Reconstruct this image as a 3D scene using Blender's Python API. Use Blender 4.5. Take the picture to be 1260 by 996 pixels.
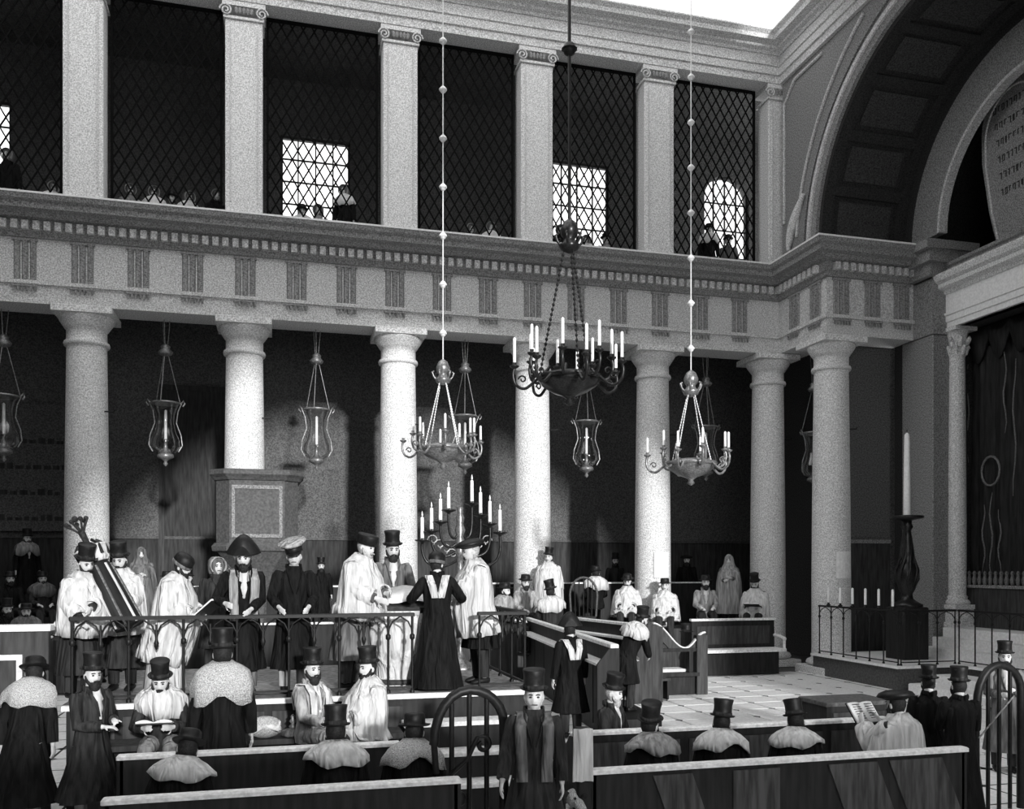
import bpy, bmesh, math, random
from mathutils import Vector, Matrix, Euler

# ------------------------------------------------------------------ clear
for o in list(bpy.data.objects):
    bpy.data.objects.remove(o)
S = bpy.context.scene
COL = S.collection
random.seed(7)
PI = math.pi

# ------------------------------------------------------------------ camera
F_PX = 1100.0; CX = 630.0; HY = 700.0; YAW = math.radians(14.76); CAMH = 2.8
SA, CA = math.sin(YAW), math.cos(YAW)
cam_d = bpy.data.cameras.new('camera'); cam = bpy.data.objects.new('camera', cam_d); COL.objects.link(cam)
cam.location = (0, 0, CAMH)
cam.rotation_euler = (PI/2, 0, -YAW)
cam_d.sensor_fit = 'HORIZONTAL'; cam_d.sensor_width = 36.0
cam_d.lens = 36.0 * F_PX / 1260.0
cam_d.shift_y = (HY - 498.0) / 1260.0
cam_d.clip_end = 300
S.camera = cam

# ------------------------------------------------------------------ sky, sun, exposure
W = bpy.data.worlds.new('overcast_sky'); S.world = W; W.use_nodes = True
W.node_tree.nodes['Background'].inputs[0].default_value = (1, 1, 1, 1)
W.node_tree.nodes['Background'].inputs[1].default_value = 1.0
sun_d = bpy.data.lights.new('sun', 'SUN'); sun_d.energy = 1.8; sun_d.angle = math.radians(2.6)
sun = bpy.data.objects.new('sun', sun_d); COL.objects.link(sun); sun.location = (10, -12, 20)
SUNV = Vector((-0.12, 1.0, -0.232)).normalized()
sun.rotation_euler = SUNV.to_track_quat('-Z', 'Y').to_euler()
S.view_settings.view_transform = 'Standard'
S.view_settings.look = 'None'
S.view_settings.gamma = 1.0
S.view_settings.use_curve_mapping = False
S.view_settings.exposure = 1.12

# ------------------------------------------------------------------ pixel helpers (directions from the photograph)
def ray(px, py=HY):
    r = (px - CX) / F_PX; u = (HY - py) / F_PX
    return Vector((SA + r*CA, CA - r*SA, u))
def on_y(px, Y, py=HY):
    d = ray(px, py); t = Y / d.y
    return Vector((d.x*t, Y, CAMH + d.z*t))
def on_x(px, X, py=HY):
    d = ray(px, py); t = X / d.x
    return Vector((X, d.y*t, CAMH + d.z*t))

# ------------------------------------------------------------------ materials
def mat(name, v, rough=.8, grain=.3, scale=22, metal=0.0, bump=0.0, streak=False, spec=.25, folds=0.0):
    m = bpy.data.materials.new(name); m.use_nodes = True
    nt = m.node_tree; b = nt.nodes['Principled BSDF']
    b.inputs['Roughness'].default_value = rough
    b.inputs['Metallic'].default_value = metal
    b.inputs['Specular IOR Level'].default_value = spec
    tc = nt.nodes.new('ShaderNodeTexCoord')
    nz = nt.nodes.new('ShaderNodeTexNoise'); nz.inputs['Scale'].default_value = scale
    nz.inputs['Detail'].default_value = 3
    if streak:
        mp = nt.nodes.new('ShaderNodeMapping'); mp.inputs['Scale'].default_value = (1, 1, .12)
        nt.links.new(tc.outputs['Object'], mp.inputs[0]); nt.links.new(mp.outputs[0], nz.inputs['Vector'])
    else:
        nt.links.new(tc.outputs['Object'], nz.inputs['Vector'])
    cr = nt.nodes.new('ShaderNodeValToRGB')
    lo = max(0, v*(1-grain)); hi = min(.95, v*(1+grain))
    cr.color_ramp.elements[0].position = .33; cr.color_ramp.elements[1].position = .67
    cr.color_ramp.elements[0].color = (lo, lo, lo, 1); cr.color_ramp.elements[1].color = (hi, hi, hi, 1)
    nt.links.new(nz.outputs[0], cr.inputs[0]); nt.links.new(cr.outputs[0], b.inputs['Base Color'])
    if bump:
        bp = nt.nodes.new('ShaderNodeBump'); bp.inputs['Strength'].default_value = bump
        bp.inputs['Distance'].default_value = .02
        nt.links.new(nz.outputs[0], bp.inputs['Height']); nt.links.new(bp.outputs[0], b.inputs['Normal'])
    if folds:
        mp2 = nt.nodes.new('ShaderNodeMapping'); mp2.inputs['Scale'].default_value = (9, 9, 1.6)
        n2 = nt.nodes.new('ShaderNodeTexNoise'); n2.inputs['Scale'].default_value = 1.0; n2.inputs['Detail'].default_value = 2; n2.inputs['Distortion'].default_value = .6
        nt.links.new(tc.outputs['Object'], mp2.inputs[0]); nt.links.new(mp2.outputs[0], n2.inputs['Vector'])
        b2 = nt.nodes.new('ShaderNodeBump'); b2.inputs['Strength'].default_value = folds; b2.inputs['Distance'].default_value = .09
        nt.links.new(n2.outputs[0], b2.inputs['Height']); nt.links.new(b2.outputs[0], b.inputs['Normal'])
    return m
M = {}
M['stone'] = mat('column_stone', .66, grain=.4, scale=34, bump=.15)
M['stone2'] = mat('entablature_stone', .56, grain=.46, scale=34, bump=.15)
M['stone3'] = mat('grey_and_shade_stone', .24, grain=.55, scale=32, bump=.15)  # grey stone; its tone also carries the shade on the arch wall
M['stone4'] = mat('shade_dark_stone', .03, grain=.6, scale=30)  # dark tone carries the shade of the arch soffit and ark niche
M['coffer'] = mat('shade_coffer_stone', .05, grain=.6, scale=30)  # coffers darkened: shade under the arch put into the colour
M['paint'] = mat('dull_black_paint', .008, grain=.3, rough=1.0, spec=.02)
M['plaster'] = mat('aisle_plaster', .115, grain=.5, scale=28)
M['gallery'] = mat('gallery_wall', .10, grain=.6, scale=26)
M['wain'] = mat('wainscot_wood', .045, grain=.4, scale=16, streak=True)
M['wood'] = mat('dark_pew_wood', .016, grain=.5, scale=14, streak=True, rough=.6)
M['wood2'] = mat('brown_pew_wood', .045, grain=.45, scale=16, streak=True, rough=.6)
M['wood3'] = mat('pulpit_wood', .085, grain=.35, scale=20, rough=.6)
M['cap'] = mat('toplit_cap_wood', .86, grain=.25, scale=20, rough=.5)  # near-white: top light on rails and nosings put into the colour
M['deck'] = mat('platform_boards', .20, grain=.4, scale=14)
M['panel'] = mat('worn_panel_wood', .06, grain=.5, scale=18, streak=True)
M['tile'] = mat('floor_tile', .86, grain=.1, scale=12, rough=.5)
M['joint'] = mat('floor_joint', .16, grain=.3, scale=20)
M['inset'] = mat('tile_inset', .13, grain=.3, scale=30)
M['iron'] = mat('black_iron', .012, grain=.3, rough=.45, scale=30)
M['bronze'] = mat('dark_bronze', .035, grain=.4, rough=.3, metal=.6, scale=30)
M['brass'] = mat('pale_brass', .24, grain=.4, rough=.35, metal=.5, scale=30)
M['candle'] = mat('wax', .88, grain=.08, rough=.5)
M['black'] = mat('black_cloth', .008, grain=.5, scale=20, streak=True, rough=.8, spec=.15, folds=1.0)
M['char'] = mat('charcoal_cloth', .028, grain=.5, scale=20, streak=True, rough=.8, spec=.2, folds=1.0)
M['grey'] = mat('grey_cloth', .14, grain=.45, scale=22, streak=True, rough=.9, folds=1.0)
M['lgrey'] = mat('light_grey_cloth', .32, grain=.4, scale=22, streak=True, rough=.9, folds=1.0)
M['white'] = mat('white_wool', .62, grain=.22, scale=18, streak=True, rough=.9, folds=1.0)
M['fur'] = mat('pale_fur', .50, grain=.45, scale=95, rough=1, bump=.8, folds=.0)
M['skin'] = mat('skin', .62, grain=.12, scale=18, rough=.6)
M['hair'] = mat('dark_hair', .02, grain=.5, scale=60, rough=.7)
M['hairg'] = mat('grey_hair', .40, grain=.4, scale=60, rough=.7)
M['felt'] = mat('black_felt', .010, grain=.4, scale=30, rough=.5)
M['felt2'] = mat('grey_felt', .10, grain=.4, scale=30, rough=.6)
M['paper'] = mat('paper', .85, grain=.1, scale=15, rough=.9)
M['ink'] = mat('ink', .03, grain=.2)
M['velvet'] = mat('dark_velvet', .016, grain=.6, scale=14, streak=True, rough=.7)
M['gilt'] = mat('gilt_thread', .16, grain=.5, scale=40, rough=.5)
M['ashwhite'] = mat('white_marble', .84, grain=.1, scale=18, rough=.5)
def glass_mat():
    m = bpy.data.materials.new('clear_glass'); m.use_nodes = True; nt = m.node_tree
    nt.nodes.remove(nt.nodes['Principled BSDF']); out = nt.nodes['Material Output']
    t = nt.nodes.new('ShaderNodeBsdfTransparent'); t.inputs[0].default_value = (.93, .93, .93, 1)
    g = nt.nodes.new('ShaderNodeBsdfGlossy'); g.inputs['Roughness'].default_value = .08
    fr = nt.nodes.new('ShaderNodeLayerWeight'); fr.inputs['Blend'].default_value = .35
    mx = nt.nodes.new('ShaderNodeMixShader')
    nt.links.new(fr.outputs['Facing'], mx.inputs[0]); nt.links.new(t.outputs[0], mx.inputs[1])
    nt.links.new(g.outputs[0], mx.inputs[2]); nt.links.new(mx.outputs[0], out.inputs[0])
    return m
M['glass'] = glass_mat()

# ------------------------------------------------------------------ mesh builder
class MB:
    def __init__(s): s.v = []; s.f = []; s.sm = []
    def add(s, vs, fs, smooth=False):
        n = len(s.v); s.v += [tuple(p) for p in vs]
        s.f += [tuple(i+n for i in f) for f in fs]; s.sm += [smooth]*len(fs); return s
    def box(s, x0, x1, y0, y1, z0, z1):
        v = [(x, y, z) for z in (z0, z1) for y in (y0, y1) for x in (x0, x1)]
        return s.add(v, [(0,2,3,1), (4,5,7,6), (0,1,5,4), (2,6,7,3), (0,4,6,2), (1,3,7,5)])
    def obox(s, c, ax, ay, az):
        c = Vector(c); ax, ay, az = Vector(ax), Vector(ay), Vector(az)
        v = [c + ax*i + ay*j + az*k for k in (-1, 1) for j in (-1, 1) for i in (-1, 1)]
        return s.add(v, [(0,2,3,1), (4,5,7,6), (0,1,5,4), (2,6,7,3), (0,4,6,2), (1,3,7,5)])
    def bbox(s, x0, x1, y0, y1, z0, z1, b=.01):
        # box with chamfered vertical and top edges (octagonal outline, inset top)
        def ring(e, z): return [(x0+e+b,y0+e,z),(x1-e-b,y0+e,z),(x1-e,y0+e+b,z),(x1-e,y1-e-b,z),(x1-e-b,y1-e,z),(x0+e+b,y1-e,z),(x0+e,y1-e-b,z),(x0+e,y0+e+b,z)]
        return s.loft([ring(0, z0), ring(0, z1-b), ring(b, z1)], True, True, False)
    def loft(s, rings, cap0=True, cap1=True, smooth=True, closed=True):
        n = len(rings[0]); base = len(s.v); fs = []
        vs = [p for r in rings for p in r]
        for i in range(len(rings)-1):
            for j in range(n if closed else n-1):
                a = i*n+j; b_ = i*n+(j+1) % n
                fs.append((a, b_, b_+n, a+n))
        s.add(vs, fs, smooth)
        if cap0: s.add(rings[0], [tuple(range(n))[::-1]])
        if cap1: s.add(rings[-1], [tuple(range(n))])
        return s
    def lathe(s, prof, c=(0, 0, 0), n=20, smooth=True, xf=None, a0=0.0):
        c = Vector(c); rings = []
        for (r, z) in prof:
            ring = []
            for k in range(n):
                a = a0 + 2*PI*k/n
                p = Vector((r*math.cos(a), r*math.sin(a), z))
                ring.append(xf(p) if xf else c+p)
            rings.append(ring)
        return s.loft(rings, True, True, smooth)
    def tube(s, pts, rad, n=8, smooth=True, caps=True, flat=None, up=None):
        pts = [Vector(p) for p in pts]
        if not isinstance(rad, (list, tuple)): rad = [rad]*len(pts)
        rings = []; ref = None
        for i, p in enumerate(pts):
            if i == 0: t = pts[1]-p
            elif i == len(pts)-1: t = p-pts[i-1]
            else: t = (pts[i+1]-pts[i-1])
            t = t.normalized() if t.length > 1e-9 else Vector((0, 0, 1))
            if ref is None:
                ref = Vector(up) if up else (Vector((0, 0, 1)) if abs(t.z) < .9 else Vector((1, 0, 0)))
            a = (ref - t*ref.dot(t))
            if a.length < 1e-5: a = t.orthogonal()
            a.normalize(); b = t.cross(a); ref = a
            r = rad[i]; ra, rb = (r, r) if not isinstance(r, (list, tuple)) else r
            rings.append([p + a*ra*math.cos(2*PI*k/n) + b*rb*math.sin(2*PI*k/n) for k in range(n)])
        return s.loft(rings, caps, caps, smooth)
    def sphere(s, c, r, nu=12, nv=8, xf=None):
        rx, ry, rz = r if isinstance(r, (list, tuple)) else (r, r, r); c = Vector(c)
        rings = []
        for i in range(1, nv):
            th = PI*i/nv
            rings.append([c+Vector((rx*math.sin(th)*math.cos(2*PI*k/nu), ry*math.sin(th)*math.sin(2*PI*k/nu), -rz*math.cos(th))) for k in range(nu)])
        top = c+Vector((0, 0, rz)); bot = c-Vector((0, 0, rz))
        if xf: rings = [[xf(p) for p in r_] for r_ in rings]; top = xf(top); bot = xf(bot)
        base = len(s.v); s.loft(rings, False, False, True)
        m = len(s.v); s.v += [tuple(bot), tuple(top)]
        for k in range(nu):
            s.f.append((base+(k+1) % nu, base+k, m)); s.sm.append(True)
            l = base+(nv-2)*nu
            s.f.append((l+k, l+(k+1) % nu, m+1)); s.sm.append(True)
        return s
    def prism(s, poly, h0, h1, f):
        # poly: 2D points, f(u,v,h)->3D
        a = [f(u, v, h0) for u, v in poly]; b = [f(u, v, h1) for u, v in poly]
        return s.loft([a, b], True, True, False)
    def build(s, name, material, parent=None, loc=None, recalc=True):
        me = bpy.data.meshes.new(name); me.from_pydata(s.v, [], s.f)
        me.polygons.foreach_set('use_smooth', s.sm)
        if recalc:
            bm = bmesh.new(); bm.from_mesh(me); bmesh.ops.recalc_face_normals(bm, faces=bm.faces); bm.to_mesh(me); bm.free()
        if material: me.materials.append(M[material] if isinstance(material, str) else material)
        o = bpy.data.objects.new(name, me); COL.objects.link(o)
        if parent: o.parent = parent
        if loc: o.location = loc
        return o
def tag(o, label=None, cat=None, group=None, kind=None):
    if label: o['label'] = label
    if cat: o['category'] = cat
    if group: o['group'] = group
    if kind: o['kind'] = kind
    return o
def empty(name, loc=(0, 0, 0), rz=0, sc=1):
    o = bpy.data.objects.new(name, None); COL.objects.link(o); o.location = loc
    o.rotation_euler = (0, 0, rz); o.scale = (sc, sc, sc); o.empty_display_size = .1; return o
def inst(src, parent, loc=(0, 0, 0), rot=(0, 0, 0), sc=None, name=None):
    o = src.copy(); COL.objects.link(o); o.parent = parent; o.location = loc; o.rotation_euler = rot
    if sc: o.scale = sc
    return o
def copy_tree(o, parent=None):
    c = o.copy(); COL.objects.link(c); c.parent = parent
    for ch in list(o.children): copy_tree(ch, c)
    return c
def sweep(prof, path, mb=None, close_ends=True):
    """closed profile [(out,z)] swept along a horizontal polyline; out = right-hand side of travel"""
    mb = mb or MB(); path = [Vector((p[0], p[1])) for p in path]; rings = []
    for i, p in enumerate(path):
        d0 = (p-path[i-1]).normalized() if i > 0 else None
        d1 = (path[i+1]-p).normalized() if i < len(path)-1 else None
        if d0 is None: d0 = d1
        if d1 is None: d1 = d0
        n0 = Vector((d0.y, -d0.x)); n1 = Vector((d1.y, -d1.x))
        m = (n0+n1); m = m/ max(1e-6, m.dot(n0))
        rings.append([(p.x+m.x*o, p.y+m.y*o, z) for o, z in prof])
    return mb.loft(rings, True, True, False)

# =================================================================== SETTING
YC = 23.3
COLX = [-4.39, -.77, 3.07, 6.71, 10.23]
YB = 27.8           # rear wall of the aisle
# ---- floor
floor = tag(MB().box(-10.3, 17.2, -3.3, YB+.3, -.25, -.03).build('floor', 'joint'), 'pale stone flag floor with dark inset squares', kind='structure')
TS = .8; ti = MB()
e = TS/2-.019; k_ = .07
oct_ = [(-e+k_,-e),(e-k_,-e),(e,-e+k_),(e,e-k_),(e-k_,e),(-e+k_,e),(-e,e-k_),(-e,-e+k_)]
i1 = [(u*.985, v*.985) for u, v in oct_]
ti.loft([[(u, v, -.03) for u, v in oct_], [(u, v, -.004) for u, v in oct_], [(u, v, 0) for u, v in i1]], False, True, False)
tile0 = None; inset0 = None; nt_ = 0
def tile_at(x, y):
    global tile0
    if tile0 is None:
        tile0 = ti.build('tile', 'tile', floor); tile0.location = (x, y, 0)
    else: inst(tile0, floor, (x, y, 0))
ins = MB(); q = .072
ins.loft([[(q, 0, -.03), (0, q, -.03), (-q, 0, -.03), (0, -q, -.03)], [(q, 0, -.001), (0, q, -.001), (-q, 0, -.001), (0, -q, -.001)]], False, True, False)
cells = []
for i in range(-20, 20):
    for j in range(-2, 30):
        x, y = .4+i*TS, .4+j*TS
        if y > 21.7 or x > 13.4: continue
        vis = (x > 6.2 and y > 11.0) or (1.3 < x < 4.2 and 7 < y < 11)
        if vis: cells.append((x, y))
for (x, y) in cells:
    tile_at(x, y)
    if (x > 6 and y > 11):
        if inset0 is None:
            inset0 = ins.build('inset_square', 'inset', floor); inset0.location = (x+.4, y+.4, 0)
        else: inst(inset0, floor, (x+.4, y+.4, 0))
rest = MB()
for i in range(-13, 18):
    for j in range(-4, 27):
        x, y = .4+i*TS, .4+j*TS
        if (x, y) in cells or x > 14.2 or x < -9.9: continue
        rest.add([(x+u, y+v, 0) for u, v in oct_], [tuple(range(8))])
tag(rest.build('tile_field', 'tile', floor, recalc=False), kind='stuff')

# ---- aisle platform (raised tiers behind the columns)
tag(MB().box(-10, 13.25, 21.95, YB, 0, 1.2).build('trim_1', 'wain'), 'dark raised footpace running under the colonnade', kind='structure')
tag(MB().box(-10, 5.4, 25.2, YB, 1.2, 1.75).build('trim_2', 'wain'), 'upper dark tier against the rear wall', kind='structure')

# ---- rear wall with gallery window openings
WINS = [(-9.3, -7.2, 13.2, 15.9), (.12, 2.2, 13.2, 15.9), (8.5, 10.66, 13.3, 16.15), (14.1, 15.8, 12.6, 16.3)]
GF = 11.1
wb = MB().box(-10.3, 17.2, YB, YB+.4, 0, GF)
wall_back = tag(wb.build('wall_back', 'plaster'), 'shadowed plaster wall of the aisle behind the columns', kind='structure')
wg = MB(); xs = -10.3
for (a, b, c, d) in WINS:
    wg.box(xs, a, YB, YB+.4, GF, 17.8); wg.box(a, b, YB, YB+.4, GF, c); wg.box(a, b, YB, YB+.4, d, 17.8); xs = b
wg.box(xs, 17.2, YB, YB+.4, GF, 17.8)
# arched head of the right-hand window
a, b, c, d = WINS[3]; r_ = (b-a)/2; cx_ = (a+b)/2
for k in range(10):
    t0, t1 = PI*k/10, PI*(k+1)/10
    wg.prism([(cx_+r_*math.cos(t0), d-r_+r_*math.sin(t0)), (cx_+r_*math.cos(t0), d+.01), (cx_+r_*math.cos(t1), d+.01), (cx_+r_*math.cos(t1), d-r_+r_*math.sin(t1))], 0, .38, lambda u, v, h: (u, YB+h, v))
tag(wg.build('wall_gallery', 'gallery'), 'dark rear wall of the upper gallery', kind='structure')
for i, (a, b, c, d) in enumerate(WINS):
    fr = MB(); w = .07
    fr.box(a, a+w, YB+.12, YB+.22, c, d); fr.box(b-w, b, YB+.12, YB+.22, c, d); fr.box(a, b, YB+.12, YB+.22, c, c+w); fr.box(a, b, YB+.12, YB+.22, d-w, d)
    wn = tag(fr.build('window_%d' % (i+1), 'wood2'), 'bright window in the gallery rear wall', kind='structure')
    br = MB()
    for k in range(1, 4): x = a+(b-a)*k/4; br.box(x-.02, x+.02, YB+.14, YB+.2, c, d)
    for k in range(1, 4): z = c+(d-c)*k/4; br.box(a, b, YB+.145, YB+.195, z-.02, z+.02)
    br.build('glazing_bars', 'wood2', wn)
    MB().box(a, b, YB+.165, YB+.172, c, d).build('pane', 'glass', wn)
# gallery floor and roof
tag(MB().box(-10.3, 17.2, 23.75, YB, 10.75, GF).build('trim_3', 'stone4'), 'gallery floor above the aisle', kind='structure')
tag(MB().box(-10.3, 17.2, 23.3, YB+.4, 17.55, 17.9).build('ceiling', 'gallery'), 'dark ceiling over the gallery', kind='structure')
tag(MB().box(-10.6, 14.4, -3.4, 6.5, 17.85, 18.1).box(8.0, 14.4, 6.5, 20.2, 17.85, 18.1).build('ceiling', 'stone2'), 'unseen plaster ceiling added over the near nave to cut the skylight', kind='structure')  # out of view; cover added to dim the arch side and foreground
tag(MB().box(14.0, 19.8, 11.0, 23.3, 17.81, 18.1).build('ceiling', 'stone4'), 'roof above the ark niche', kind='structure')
tag(MB().box(-10.6, 14.4, 6.25, 6.5, 18.1, 22.4).build('ceiling', 'stone2'), 'unseen wall added above the roof to stop the sun', kind='structure')  # out-of-view wall added to keep the sun off the gallery front
# stepped seating in the gallery
tag(MB().box(-10, 13.8, 25.6, YB, GF, GF+.35).build('trim_4', 'gallery'), 'raised floor step in the gallery', kind='structure')
# wainscot with cap
tag(MB().box(-10, 17, YB-.08, YB-.001, 1.2, 3.66).build('baseboard_back', 'wain'), 'dark wainscot along the aisle wall', kind='structure')
tag(MB().box(-10, 17, YB-.13, YB-.001, 3.66, 3.74).build('trim_5', 'wood3'), 'moulding topping the aisle wainscot', kind='structure')
# side walls
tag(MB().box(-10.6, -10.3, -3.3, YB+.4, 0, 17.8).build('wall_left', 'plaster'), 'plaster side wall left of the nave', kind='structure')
# camera-side wall; unseen lunette opening shaped to set the sun on the columns
wn_ = MB()
LCX, LHW, LZ0, LSP, LR = 6.6, 8.4, 4.0, 7.0, 7.8
def ltop(x):
    t = (x-LCX)/LHW
    return LSP + LR*math.sqrt(max(0, 1-t*t)) if abs(t) < 1 else LZ0
wn_.box(-10.6, 14.4, -3.4, -3.1, 0, LZ0)
xl, xr = LCX-LHW, 14.0
wn_.box(-10.6, xl, -3.4, -3.1, LZ0, 17.8)
for k in range(24):
    x0 = xl+(xr-xl)*k/24; x1 = xl+(xr-xl)*(k+1)/24
    wn_.prism([(x0, max(LZ0, ltop(x0))), (x0, 17.8), (x1, 17.8), (x1, max(LZ0, ltop(x1)))], 0, .3, lambda u, v, h: (u, -3.4+h, v))
wn_.box(xr, 14.4, -3.4, -3.1, LZ0, 17.8)
tag(wn_.build('wall_front', 'plaster'), 'near wall with an unseen lunette window shaped for the sun', kind='structure')

# ---- columns
def column(x, y, label, z1=8.94, notice=False, plinth=True):
    root = empty('column', (x, y, 0))
    tag(root, label, 'column', 'nave columns')
    MB().bbox(-.68, .68, -.68, .68, 0, .2, .02).build('plinth', 'stone', root)
    prof = [(.52, .2), (.62, .22), (.655, .28), (.62, .36), (.54, .39), (.52, .42)]
    MB().lathe(prof, n=32).build('base', 'stone', root)
    sh = [(.505, .42), (.505, 2.5), (.49, 4.5), (.47, 6.3), (.445, z1-.85)]
    MB().lathe(sh, n=40).build('shaft', 'stone', root)
    cp = [(.445, z1-.85), (.50, z1-.84), (.515, z1-.79), (.50, z1-.74), (.45, z1-.73), (.45, z1-.45), (.48, z1-.44), (.52, z1-.38), (.60, z1-.26), (.63, z1-.19), (.61, z1-.16)]
    cap = MB().lathe(cp, n=32).build('capital', 'stone', root)
    MB().bbox(-.66, .66, -.66, .66, z1-.16, z1-.003, .015).build('abacus', 'stone', cap)
    hk = MB().tube([(.42, -.2, 6.55), (.62, -.2, 6.55), (.66, -.2, 6.6)], .018, 6)
    hk.build('hook', 'iron', root)
    if notice:
        a0, a1 = -PI/2-.35, -PI/2+.55
        n_ = MB(); r1 = .535
        o_, i_ = [], []
        for k in range(7):
            a = a0+(a1-a0)*k/6
            o_.append(a)
        vs = [(r1*math.cos(a), r1*math.sin(a), z) for z in (2.55, 3.25) for a in o_] + [((r1-.018)*math.cos(a), (r1-.018)*math.sin(a), z) for z in (2.55, 3.25) for a in o_]
        fs = [(k, k+1, k+8, k+7) for k in range(6)] + [(k+14, k+21, k+22, k+15) for k in range(6)] + [(k, k+14, k+15, k+1) for k in range(6)] + [(k+7, k+8, k+22, k+21) for k in range(6)] + [(0, 7, 21, 14), (6, 20, 27, 13)]
        n_.add(vs, fs)
        nn = n_.build('notice', 'paper'); nn.location = (x, y, 0)
        tag(nn, 'pale paper notice fixed on %s' % notice, 'notice')
    return root
CL = ['stone column standing leftmost in the row, behind the scroll bearers', 'stone column rising behind the panelled pulpit',
      'sunlit stone column behind the top-hatted man at the reading desk', 'brightest stone column, behind the standing man in white shawl',
      'stone column carrying a notice, right of the central chandelier', 'grey stone column beside the hooded figure, at the inner corner', 'grey stone column on a plinth at the corner by the ark railing']
for i, x in enumerate(COLX): column(x, YC, CL[i], notice=('the sunlit column' if i == 4 else False))
column(13.85, YC, CL[5]); column(14.45, 21.1, CL[6], notice='the grey corner column')

# ---- main entablature
MP = [(-10.3, 22.8), (13.9, 22.8), (13.9, 20.5), (16.6, 20.5)]
ent = empty('trim_6', (0, 0, 0)); tag(ent, 'long entablature with triglyph frieze and toothed cornice', kind='structure')
sweep([(-.9, 8.94), (0, 8.94), (0, 9.36), (.06, 9.37), (.06, 9.46), (-.9, 9.46)], MP).build('architrave', 'stone2', ent)
sweep([(-.9, 9.46), (-.02, 9.46), (-.02, 10.44), (-.9, 10.44)], MP).build('frieze', 'stone2', ent)
sweep([(-.9, 10.44), (.05, 10.44), (.08, 10.52), (.12, 10.56), (.12, 10.80), (.26, 10.84), (.34, 10.93), (.52, 10.96), (.54, 11.08), (.62, 11.13), (.66, 11.24), (.66, 11.27), (-.9, 11.27)], MP).build('cornice', 'stone3', ent)
sweep([(.60, 11.235), (.67, 11.235), (.675, 11.275), (.60, 11.285)], MP).build('cornice_lip', 'ashwhite', ent)
dn = MB()
def along(path, step, fn, start=.0):
    for i in range(len(path)-1):
        p, q_ = Vector(path[i]), Vector(path[i+1]); L = (q_-p).length; d = (q_-p)/L
        n = Vector((d.y, -d.x)); k = int(L/step)
        for j in range(k):
            t = (j+.5)*step + (L-k*step)/2
            fn(p+d*t, d, n)
def crv(pts, m=5):
    P = [Vector(p) for p in pts]; out = []
    for i in range(len(P)-1):
        a, b, c, d = P[max(0, i-1)], P[i], P[i+1], P[min(len(P)-1, i+2)]
        for k in range(m):
            t = k/m; out.append(.5*((2*b)+(c-a)*t+(2*a-5*b+4*c-d)*t*t+(-a+3*b-3*c+d)*t**3))
    return out+[P[-1]]
def v3(a, z): return Vector((a.x, a.y, z))
along(MP, .23, lambda p, d, n: dn.obox(v3(p+n*.17, 10.68), v3(d*.07, 0), v3(n*.055, 0), (0, 0, .10)))
tag(dn.build('dentil_course', 'stone2', ent), kind='stuff')
tg = MB()
for j in (-.17, 0, .17): tg.prism([(j-.075, -.01), (j-.045, .05), (j+.045, .05), (j+.075, -.01)], 9.48, 10.36, lambda u, v, h: (u, -v, h))
tg.box(-.27, .27, -.06, .01, 10.36, 10.43)
tg.box(-.27, .27, -.085, -.055, 9.30, 9.36)
for j in range(6): x = -.225+j*.09; tg.prism([(x-.02, -.08), (x+.02, -.08), (x+.02, -.055), (x-.02, -.055)], 9.2, 9.30, lambda u, v, h: (u, v, h))
tri0 = None
def put_tri(p, d, n):
    global tri0
    ang = math.atan2(d.y, d.x)
    if tri0 is None: tri0 = tg.build('triglyph', 'stone3', ent); o = tri0
    else: o = inst(tri0, ent)
    o.location = (p.x+n.x*-.02, p.y+n.y*-.02, 0); o.rotation_euler = (0, 0, ang)
for k in range(-7, 20):
    x = COLX[0]+k*(14.62/12)
    if x < 13.4 and x > -9: put_tri(Vector((x, 22.8)), Vector((1, 0)), Vector((0, -1)))
for y in (22.0, 21.0): put_tri(Vector((13.9, y)), Vector((0, -1)), Vector((-1, 0)))
for x in (14.35, 15.3, 16.2): put_tri(Vector((x, 20.5)), Vector((1, 0)), Vector((0, -1)))

# ---- gallery parapet kerb, pilasters
ZP0, ZP1 = 11.27, 16.65
def pilaster(x, y, label, w=.44, ang=0):
    root = empty('pilaster', (x, y, 0), ang); tag(root, label, 'pilaster', 'gallery pilasters')
    MB().bbox(-w, w, -.3, .3, ZP0+.26, ZP1-.42, .02).build('shaft', 'stone', root)
    pn = MB()
    pn.box(-w+.1, -w+.14, -.325, -.295, ZP0+.5, ZP1-.6); pn.box(w-.14, w-.1, -.325, -.295, ZP0+.5, ZP1-.6)
    pn.build('panel_bead', 'stone2', root)
    b = MB(); b.box(-w-.05, w+.05, -.36, .36, ZP0, ZP0+.15); b.box(-w-.025, w+.025, -.33, .33, ZP0+.15, ZP0+.26); b.build('base', 'stone', root)
    c = MB(); c.box(-w-.04, w+.04, -.35, .35, ZP1-.42, ZP1-.36); c.box(-w-.07, w+.07, -.38, .38, ZP1-.12, ZP1-.003)
    cap = c.build('capital', 'stone', root)
    for s in (-1, 1):
        v = MB(); pts = []
        for k in range(22):
            a = k*.55; r = .15*(1-k/26)
            pts.append((s*(w-.02)+s*r*math.cos(a), -.37, ZP1-.25+r*math.sin(a)))
        v.tube(pts, .022, 6); v.build('volute', 'stone2', cap)
    g = MB()
    for k in range(5):
        x_ = -w+.26+k*(2*w-.52)/4; g.sphere((x_, -.35, ZP1-.22), (.05, .03, .09), 8, 6)
    g.build('egg_moulding', 'stone3', cap)
    return root
PL = ['fluted gallery pilaster at the far left', 'gallery pilaster above the pulpit column', 'gallery pilaster beside the left chandelier cord', 'gallery pilaster left of the dark chandelier chain', 'gallery pilaster left of the right chandelier cord', 'half hidden gallery pilaster where lattice meets the arch wall']
for i, x in enumerate(COLX+[13.9+.15]): pilaster(x, 23.15, PL[i])

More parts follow.
